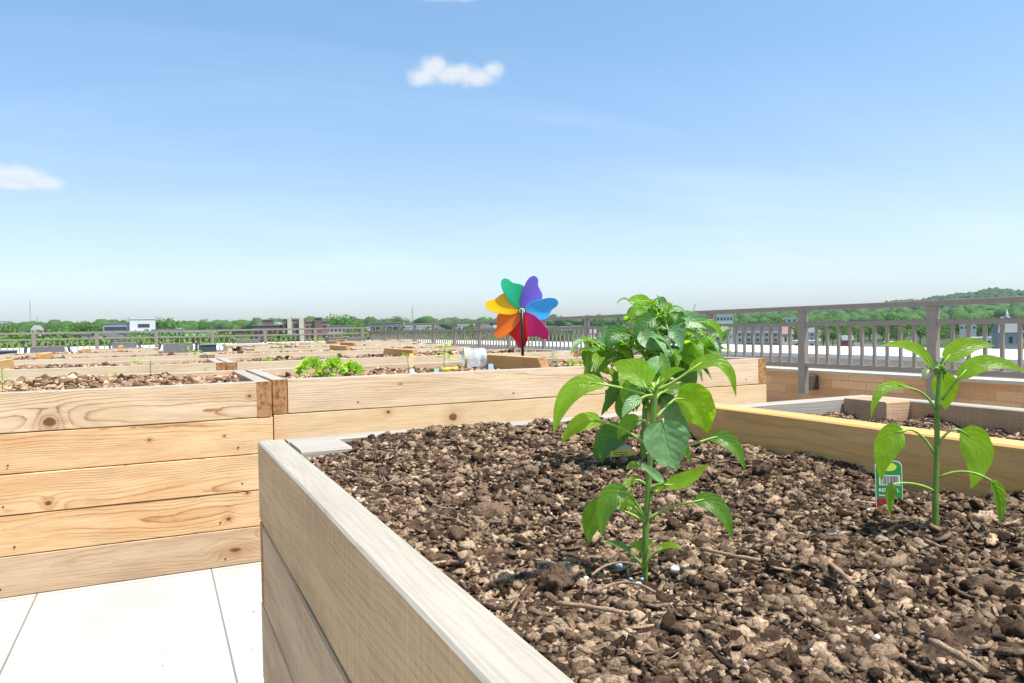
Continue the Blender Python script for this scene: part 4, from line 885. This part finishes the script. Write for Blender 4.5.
# small houses
def house_mesh(w, d, h, wallm, roofm, o, hip=False):
    m = MB(); m.box(-w/2, w/2, -d/2, d/2, 0, h); m.build('wall', wallm, o)
    r = h*.55; e = .35; m = MB(); xi = w*.28 if hip else 0
    m.add([(-w/2-e, -d/2-e, h+.003), (w/2+e, -d/2-e, h+.003), (w/2+e, d/2+e, h+.003), (-w/2-e, d/2+e, h+.003), (-w/2-e+xi, 0, h+r), (w/2+e-xi, 0, h+r)], [(0, 1, 5, 4), (2, 3, 4, 5), (1, 2, 5), (3, 0, 4), (0, 3, 2, 1)]); m.build('roof', roofm, o)
    wall_windows(o, w, d, h, 3, 2, ww=.45, wh=.45)
    m = MB(); m.box(w*.2, w*.2+.7, -.35, .35, h+.2, h+r+.8); m.build('chimney', BRK, o)
def house(px, dist, w, d, h, wm, rm, label, rz=0., hip=False, name='house'):
    v, r0 = gpos(px, dist); o = empty(name, v, r0+rz); tag(o, label, 'house'); house_mesh(w, d, h, wm, rm, o, hip); return o
# row of townhouses seen through the right railing
TD, q_ = 330, 2.2
for k in range(5):
    px = 738+k*9.; v, rz = gpos(px, TD); o = empty('townhouse', v, rz); zt = topz(px, 328, TD)-v.z; w = px2m(9., TD)*.9*.98
    tag(o, 'dark-roofed townhouse with white bays, %s of the row behind the railing' % ['leftmost', 'second', 'middle', 'fourth', 'rightmost'][k], 'house', 'townhouse row behind the right railing')
    m = MB(); m.box(-w/2, w/2, -4, 4, 0, zt-2.); m.build('wall', (WWALL, BRK2, GREYS, TANS, BRK2)[k], o)
    m = MB(); m.add([(-w/2-.05, -4.3, zt-2), (w/2+.05, -4.3, zt-2), (w/2+.05, 4.3, zt-2), (-w/2-.05, 4.3, zt-2), (-w/2-.05, -2.3, zt+.8), (w/2+.05, -2.3, zt+.8), (w/2+.05, 2.3, zt+.8), (-w/2-.05, 2.3, zt+.8)], [(0, 1, 5, 4), (2, 3, 7, 6), (4, 5, 6, 7), (1, 2, 6, 5), (3, 0, 4, 7), (0, 3, 2, 1)]); m.build('roof', DROOF, o)
    for xx in (-w*.25, w*.22): m = MB(); m.box(xx-.62, xx+.62, -4.7, -4.31, zt-6., zt-1.3); m.build('dormer', WWALL, o)
    for xx in (-w*.25, w*.22):
        for zz in (zt-3.4, zt-5.6): m = MB(); m.box(xx-.4, xx+.4, -4.78, -4.72, zz, zz+1.4); m.build('window', GLASS, o)
house(781, 350, 7., 8, 8.6, TANS, BRK2, 'small tan gabled house at the right end of the townhouse row', .5)
house(847, 385, 4.6, 5, 4.2, REDW, GROOF, 'small red house between railing bars', .2)
hp = house(1007, 300, 7., 7., 9.6, GREYS, GROOF, 'grey house with a pointed roof and white finial at the far right', .3, True)
m = MB(); m.lathe([(.5, 0), (.45, 1.2), (.15, 2.4), (.0001, 2.8)], 8); o = m.build('cupola', WWALL, None, (hp.location.x, hp.location.y, hp.location.z+14.6)); tag(o, 'white cupola on top of the grey pointed roof house', 'cupola')
for px, yt, d_, w_, mt, lb in ((792, 318, 520, 12, WWALL, 'white three-storey building above the middle rail left of the thick post'), (812, 321, 560, 16, CREAM, 'cream building in the trees right of the thick post'), (838, 320, 600, 14, WWALL, 'long white building in the trees between the two thick posts'),
        (968, 324, 430, 7, WWALL, 'white domed shed right of the second thick post'), (980, 338, 360, 8, WWALL, 'low white shed under the trees left of the grey pointed house'), (900, 342, 370, 12, WWALL, 'low white shed behind the top leaf of the right seedling'), (804, 341, 380, 9, WWALL, 'low white garage just right of the thick post')):
    v, rz = gpos(px, d_); o = empty('low_building', v, rz); tag(o, lb, 'building'); T = max(3., topz(px, yt, d_)-v.z); block(o, 'wall', -w_/2, w_/2, -4, 4, 0, T, mt); wall_windows(o, w_, 8, 2.6, 4, 1, z0=T-3.)
HM = [(WWALL, GROOF), (TANS, DROOF), (BRK2, DROOF), (WWALL, DROOF), (CREAM, GROOF), (BRK, GROOF)]
protos = []
g = random.Random(12); spots = []
for k in range(80):
    px = g.uniform(-30, 1080); dist = g.uniform(170, 620)
    if px > 700 and (dist < 420 or g.random() < .45): continue
    if any(abs(px-p)*min(dist, q)/f < 9 and abs(dist-q) < 14 for p, q in spots): continue
    spots.append((px, dist)); v, rz = gpos(px, dist)
    q = k % 6
    if k < 6:
        o = empty('house', v, rz+g.uniform(-.7, .7)); house_mesh(g.uniform(7, 10), g.uniform(6, 8), g.uniform(4.5, 6), *HM[q], o, q % 2 == 0); protos.append(o)
    else: o = copy_tree(protos[q]); o.location = v; o.rotation_euler.z = rz+g.uniform(-.8, .8)
    tag(o, ['white house with a grey hipped roof among the trees', 'tan house with a dark gabled roof among the trees', 'pinkish brick house with a dark hipped roof among the trees', 'white house with a dark gabled roof among the trees', 'cream house with a grey hipped roof among the trees', 'dark brick house with a grey gabled roof among the trees'][q], 'house', 'houses scattered among the trees')
# vehicles
WPAINT = plain('white_vehicle_paint', (.74, .74, .73), .3, var=.02); DKP = plain('dark_vehicle_paint', (.05, .055, .07), .25, var=.05); TYRE = plain('tyre_rubber', (.025, .025, .025), .8); SILV = plain('silver_paint', (.42, .44, .47), .3, .4, var=.03)
def vehicle(px, dist, kind, paint, label, rz=0., lift=0.):
    v, r0 = gpos(px, dist); v.z += lift; o = empty(kind, v, r0+rz); tag(o, label, {'box_truck': 'truck', 'van': 'van', 'parked_car': 'car'}[kind])
    if kind == 'parked_car': prof = [(-2.1, .3), (2.1, .3), (2.15, .75), (1.3, .88), (.6, 1.38), (-1.0, 1.40), (-1.75, .95), (-2.15, .85)]; L = 2.1
    elif kind == 'van': prof = [(-2.5, .3), (2.5, .3), (2.55, .95), (1.9, 1.15), (1.3, 1.95), (-2.45, 2.0)]; L = 2.5
    else: prof = [(-3.2, .45), (3.1, .45), (3.15, 1.4), (2.6, 2.1), (1.75, 2.15), (1.7, 2.95), (-3.2, 2.95)]; L = 3.1
    m = MB(); n = len(prof); V = [(x, -.9, z) for x, z in prof]+[(x, .9, z) for x, z in prof]; m.add(V, [tuple(range(n)), tuple(range(2*n-1, n-1, -1))]+[(i, n+i, n+(i+1) % n, (i+1) % n) for i in range(n)]); m.build('body', paint, o)
    for s2 in (-1, 1): m = MB(); m.box(*((-1.0, .6) if kind == 'parked_car' else (1.2, 1.9) if kind == 'van' else (1.9, 2.6)), s2*.91-.01, s2*.91+.01, *((.95, 1.3) if kind == 'parked_car' else (1.25, 1.7) if kind == 'van' else (1.35, 1.95))); m.build('window', GLASS, o)
    for xx in (-L*.62, L*.62):
        for yy in (-.82, .82): m = MB(); m.lathe([(.0001, -.1), (.33, -.1), (.33, .1), (.0001, .1)], 14, Matrix.Translation((xx, yy, .33)) @ Matrix.Rotation(PI/2, 4, 'X')); m.build('wheel', TYRE, o)
for a_ in ((792, 372, 'van', WPAINT, 'white van parked right of the townhouse row', .3, 0), (873, 345, 'box_truck', SILV, 'silver box truck seen left of the right seedling', .2, 0), (858, 400, 'van', WPAINT, 'white van by the small red house', .0, 0), (813, 352, 'parked_car', WPAINT, 'white car parked just right of the thick railing post', .1, 0),
    (824, 356, 'parked_car', SILV, 'silver car between the white cars behind the railing', .1, 0), (836, 360, 'parked_car', WPAINT, 'white car parked below the small red house', .1, 0), (785, 352, 'parked_car', DKP, 'dark car parked in front of the white van', .2, 0), (890, 350, 'parked_car', WPAINT, 'white car behind the top leaf of the right seedling', .1, 0), (988, 345, 'van', WPAINT, 'white van among the trees left of the grey pointed house', .2, 0),
    (1020, 330, 'parked_car', WPAINT, 'white car at the far right edge behind the railing', .1, 0)): vehicle(*a_[:5], a_[5], .3)
for k in range(9): vehicle(212+k*4.1, 268, 'parked_car', (WPAINT, SILV, DKP)[k % 3], 'parked car, number %s from the left in the lot below the brick building' % ['one', 'two', 'three', 'four', 'five', 'six', 'seven', 'eight', 'nine'][k], PI/2+.2, 2.2)
for o in S.objects:
    if o.name.startswith('parked_car') and 'number' in o.get('label', ''): o['group'] = 'cars in the lot below the brick building'
# masts
for px, ytop, dist, lb in ((31, 301, 900, 'thin lattice mast on the left skyline'), (413, 307, 600, 'thin radio mast above the far railing corner'), (689, 304, 700, 'slim leaning crane jib above the railing by the bushy plant'), (38, 316, 880, 'short antenna mast right of the lattice mast')):
    v, rz = gpos(px, dist); T = topz(px, ytop, dist)-v.z; m = MB(); w = .5
    le = 6. if 'crane' in lb else 0.
    for sx in (-w, w): m.tube([(sx*1.4, 0, 0), (sx*.4+le, 0, T)], .16, 4)
    k = 0
    while k < T-6: a0 = k/T; m.tube([(-w*1.4*(1-a0)+le*a0, 0, k), (w*1.4*(1-a0)+le*a0, 0, k+5)], .09, 4); k += 6
    o = m.build('crane_jib' if le else 'radio_mast', GREYS, None, v, rz); tag(o, lb, 'crane' if le else 'mast')
# trees
def foliage(name, a_, b_):
    t = NT(name); g = t.n('ShaderNodeNewGeometry'); P = t.co(); oi = t.n('ShaderNodeObjectInfo').outputs['Random']
    c = t.mix(g.outputs['Random Per Island'], a_, b_); c = t.mix(t.math('MULTIPLY', oi, .5), c, tuple(x*k for x, k in zip(b_, (1.3, 1.15, .8))))
    p = t.pbr(c, .7, 0, None, .25); tr = t.n('ShaderNodeBsdfTranslucent'); t.put(tr.inputs[0], c); ms = t.n('ShaderNodeMixShader'); ms.inputs[0].default_value = .25; t.put(ms.inputs[1], p); t.put(ms.inputs[2], tr); return t.out(ms)
FOL = foliage('tree_foliage', (.045, .125, .012), (.125, .26, .026)); BARKT = plain('tree_bark', (.10, .08, .06), .95, var=.2)
def crown_mesh(seed, h, w, nq=950):
    rg = np.random.default_rng(seed); lobes = [(rg.normal(0, w*.22, 2), rg.uniform(.45, .85)*h, rg.uniform(.22, .36)*w) for _ in range(8)]+[((0, 0), h*.62, w*.36)]
    V = []; Fq = []
    for k in range(nq):
        (cx, cy), cz, cr = lobes[rg.integers(len(lobes))]; d = rg.normal(size=3); d /= np.linalg.norm(d); rr_ = cr*rg.uniform(.7, 1.18)
        p = np.array([cx, cy, cz])+d*rr_*[1, 1, .85]
        nrm = d+rg.normal(0, .45, 3); nrm /= np.linalg.norm(nrm); a_ = np.cross(nrm, rg.normal(size=3)); a_ /= np.linalg.norm(a_); b_ = np.cross(nrm, a_); s_ = rg.uniform(.018, .05)*h
        n0 = len(V); V += [p+a_*s_, p+b_*s_*.8+nrm*s_*.2, p-a_*s_*.9, p-b_*s_*.9-nrm*s_*.15]; Fq.append((n0, n0+1, n0+2, n0+3))
    return mesh('crown', V, np.array(Fq), FOL)
TP = []
for k in range(6):
    h, w = 1., (.8, .95, .7, 1.05, .6, .85)[k]; cm = crown_mesh(k+1, h, w)
    m = MB(); m.tube([(0, 0, -.05), (.01, 0, .25), (.0, .01, .5), (.02, .02, .7)], [.035, .028, .02, .01], 7); m.tube([(0, 0, .3), (.1, .05, .5), (.16, .08, .62)], [.016, .012, .006], 5); m.tube([(0, 0, .35), (-.1, -.03, .55), (-.15, 0, .65)], [.016, .012, .006], 5)
    TP.append((cm, mesh('trunk', m.V, m.F, BARKT)))
g = random.Random(31); cnt = 0
def tree(v, h, k, label='leafy green deciduous tree in the town below the roof', group='trees of the town below'):
    o = empty('tree', v, g.uniform(0, 6)); o.scale = (h,)*3; tag(o, label, 'tree', group); link('crown', TP[k][0], o); link('trunk', TP[k][1], o); return o
while cnt < 292:
    u_ = g.random(); px = g.uniform(-40, 1100); dist = 150+g.random()**1.2*520
    if cnt < 95: px = g.uniform(-30, 480); dist = g.uniform(170, 260)
    elif cnt < 185: px = g.uniform(690, 1080); dist = g.uniform(405, 540)
    if 250 < px < 332 and dist < 296: 
        if g.random() < .8 or dist > 285: continue
    if px > 700 and dist < 402 and (cnt >= 200 or not (910 < px < 975 or px > 1030)): continue
    if any(abs(px-p)*min(dist, q)/f < 7 and abs(dist-q) < 8 for p, q in spots): continue
    if 103 < px < 156 and 300 < dist < 445: continue
    v, _ = gpos(px, dist); tree(v, g.uniform(10.5, 13.5) if cnt < 95 else g.uniform(7., 12.), g.randrange(6)); cnt += 1
for px, dist, ytop, lb in ((337, 420, 315.5, 'dark tree with a pointed top right of the brick apartment block'), (161, 430, 319, 'dark round tree just right of the white office building'), (12, 430, 323, 'round tree at the far left of the skyline'), (88, 480, 322, 'tree with a small raised crown left of the white office building'),
                      (900, 430, 312, 'light green rounded tree behind the right seedling'), (125, 470, 318.5, 'dark tree top peeping over the white office building'), (775, 420, 315, 'light green rounded tree left of the thick railing post')):
    v, _ = gpos(px, dist); tree(v, (topz(px, ytop, dist)-v.z)*.97, g.randrange(4), lb, None)
# far woods on the slopes: nobody could count them
def woods(name, label, pts, s0, s1, mat, seed):
    rg = np.random.default_rng(seed); V0, F0 = ICO[1 if len(pts) > 5000 else 2]; n = len(pts); s_ = rg.uniform(s0, s1, n)
    V = V0[None]*(1+rg.uniform(-.17, .17, (n, len(V0))))[:, :, None]*s_[:, None, None]*np.stack([rg.uniform(.8, 1.2, n), rg.uniform(.8, 1.2, n), rg.uniform(.7, 1.05, n)], 1)[:, None, :]
    P_ = np.array(pts); P_ = np.column_stack([P_, terrain(P_[:, 0], P_[:, 1])+s_*.6]); V = (V+P_[:, None, :]).reshape(-1, 3); Fq = (F0[None]+(np.arange(n)*len(V0))[:, None, None]).reshape(-1, 3)
    tag(link(name, mesh(name, V, Fq, mat)), label, 'woods', None, 'stuff')
FOLW = foliage('wood_foliage', (.026, .082, .014), (.066, .155, .024))
FOLH = foliage('hill_foliage', (.016, .058, .018), (.045, .12, .035))
rg = np.random.default_rng(8)
def polar(n, a0, a1, r0, r1): a = np.radians(rg.uniform(a0, a1, n)); r = np.sqrt(rg.uniform(r0**2, r1**2, n)); return np.stack([r*np.sin(a), r*np.cos(a)], 1)
woods('hill_woods', 'dense woods covering the hazy hill on the right', polar(9000, 40, 72, 1050, 2050), 4., 9., FOLH, 1)
pp = polar(3200, -16, 70, 640, 1050); keep = np.sin(pp[:, 0]*.012+1)+np.sin(pp[:, 1]*.017)+rg.normal(0, .5, len(pp)) > -.6
woods('far_woods', 'distant band of trees along the horizon', pp[keep], 2.8, 8.0, FOLW, 2)

# ================================================================== AIR, SKY, SUN
m = MB(); m.box(-2450, 2450, -2450, 2450, -21.5, 82)
t = NT('air'); pv_ = t.n('ShaderNodeVolumePrincipled'); pv_.inputs['Color'].default_value = (.84, .93, 1., 1); pv_.inputs['Density'].default_value = .00011; pv_.inputs['Anisotropy'].default_value = .2
o_ = t.n('ShaderNodeOutputMaterial'); t.t.links.new(pv_.outputs[0], o_.inputs['Volume'])
HAZE = True
if HAZE: tag(m.build('haze', t.m), kind='stuff')
SUN_EL, SUND = math.radians(66), Vector((.6, -.8, 0)).normalized()
W = bpy.data.worlds.new('World'); S.world = W; W.use_nodes = True
t = NT('', W); sky = t.n('ShaderNodeTexSky', sky_type='NISHITA'); sky.sun_disc = False; sky.sun_elevation = SUN_EL; sky.sun_rotation = math.atan2(SUND.x, SUND.y)
sky.air_density = 1.0; sky.dust_density = 1.2; sky.ozone_density = 1.6; sky.altitude = 60
D = t.co('Generated'); col = sky.outputs[0]
dx, dy, dz = t.sep(D)
hz = t.math('DIVIDE', 1., t.math('ADD', t.math('MAXIMUM', dz, 0.), .12))
col = t.mix(1., col, t.vm('SCALE', t.ramp(dz, [(0., (.76, .82, .96)), (.13, (.83, .81, .86)), (.45, (.74, .93, .92)), (1., (.73, .93, .92))]), 1.25), 'MULTIPLY')
cv = t.comb(t.math('MULTIPLY', dx, hz), t.math('MULTIPLY', dy, hz), 0.)
ci = t.noise(t.vm('MULTIPLY', cv, (.42, 1.0, 1.)), 1.25, 7, .62, dist=.7)
ci2 = t.noise(t.vm('MULTIPLY', cv, (.12, .2, 1.)), 1.6, 3, .5)
cir = t.math('MULTIPLY', t.smooth(ci, .42, .80), t.smooth(ci2, .35, .70))
col = t.mix(t.math('MULTIPLY', cir, .24), col, (6.4, 7.1, 7.8))
# two small cumulus puffs
def puff(px, py, w, h, lobes, seed):
    d = (F+R*((px-512)/f)+U*((341.5-py)/f)).normalized(); r_ = Vector((d.y, -d.x, 0)).normalized(); u_ = r_.cross(d)
    X_ = t.math('DIVIDE', t.vm('DOT_PRODUCT', D, tuple(r_)), w/f); Y_ = t.math('DIVIDE', t.vm('DOT_PRODUCT', D, tuple(u_)), h/f); dd = t.vm('DOT_PRODUCT', D, tuple(d))
    acc = None
    for (lx, ly, lw, lh) in lobes:
        e = t.math('SUBTRACT', 1., t.math('SQRT', t.math('ADD', t.math('POWER', t.math('ABSOLUTE', t.math('DIVIDE', t.math('SUBTRACT', X_, lx), lw)), 2.), t.math('POWER', t.math('ABSOLUTE', t.math('DIVIDE', t.math('SUBTRACT', Y_, ly), lh)), 2.))))
        acc = e if acc is None else t.math('MAXIMUM', acc, e)
    nn = t.noise(t.vm('ADD', D, (seed, 0, 0)), 55, 6, .6)
    v = t.math('ADD', acc, t.math('MULTIPLY', t.math('SUBTRACT', nn, .5), .95))
    return t.math('MULTIPLY', t.smooth(v, -.32, .72), t.math('GREATER_THAN', dd, .5)), nn
p1, k1 = puff(456, 73, 42, 14, [(-.5, .35, .38, .8), (-.75, -.3, .35, .6), (0, -.1, .65, .7), (.4, -.25, .5, .7), (.82, .25, .25, .55)], 3.)
p2, k2 = puff(16, 178, 36, 11, [(-.4, .1, .5, .9), (.1, .2, .5, .8), (.55, -.2, .4, .6), (-.1, -.5, .7, .4)], 7.)
p3, k3 = puff(980, 234, 15, 4, [(0, 0, 1., .9)], 11.)
p4, k4 = puff(445, -6, 30, 9, [(0, 0, .9, .8), (.5, -.2, .5, .5)], 13.)
cl = t.math('MAXIMUM', t.math('MAXIMUM', p1, p2), t.math('MAXIMUM', t.math('MULTIPLY', p3, .45), t.math('MULTIPLY', p4, .6)))
col = t.mix(t.math('MULTIPLY', cl, .84), col, t.mix(t.smooth(k1, .3, .7), (4.3, 4.6, 4.9), (4.7, 4.85, 4.95)))
bg = t.n('ShaderNodeBackground'); t.put(bg.inputs[0], col); bg.inputs[1].default_value = .13
t.put(t.n('ShaderNodeOutputWorld').inputs[0], bg)
ld = bpy.data.lights.new('sun', 'SUN'); ld.energy = 4.6; ld.angle = math.radians(.53); ld.color = (1., .955, .885)
lo = bpy.data.objects.new('sun', ld); COL.objects.link(lo)
dirv = SUND*math.cos(SUN_EL)+Vector((0, 0, math.sin(SUN_EL))); lo.rotation_euler = (-dirv).to_track_quat('-Z', 'Y').to_euler(); lo.location = (0, 0, 30)
S.view_settings.view_transform = 'Standard'; S.view_settings.look = 'None'; S.view_settings.exposure = .6; S.view_settings.gamma = 1; S.view_settings.use_curve_mapping = False
S.cycles.max_bounces = 6; S.cycles.transparent_max_bounces = 12; S.cycles.volume_bounces = 0; S.cycles.volume_step_rate = 4
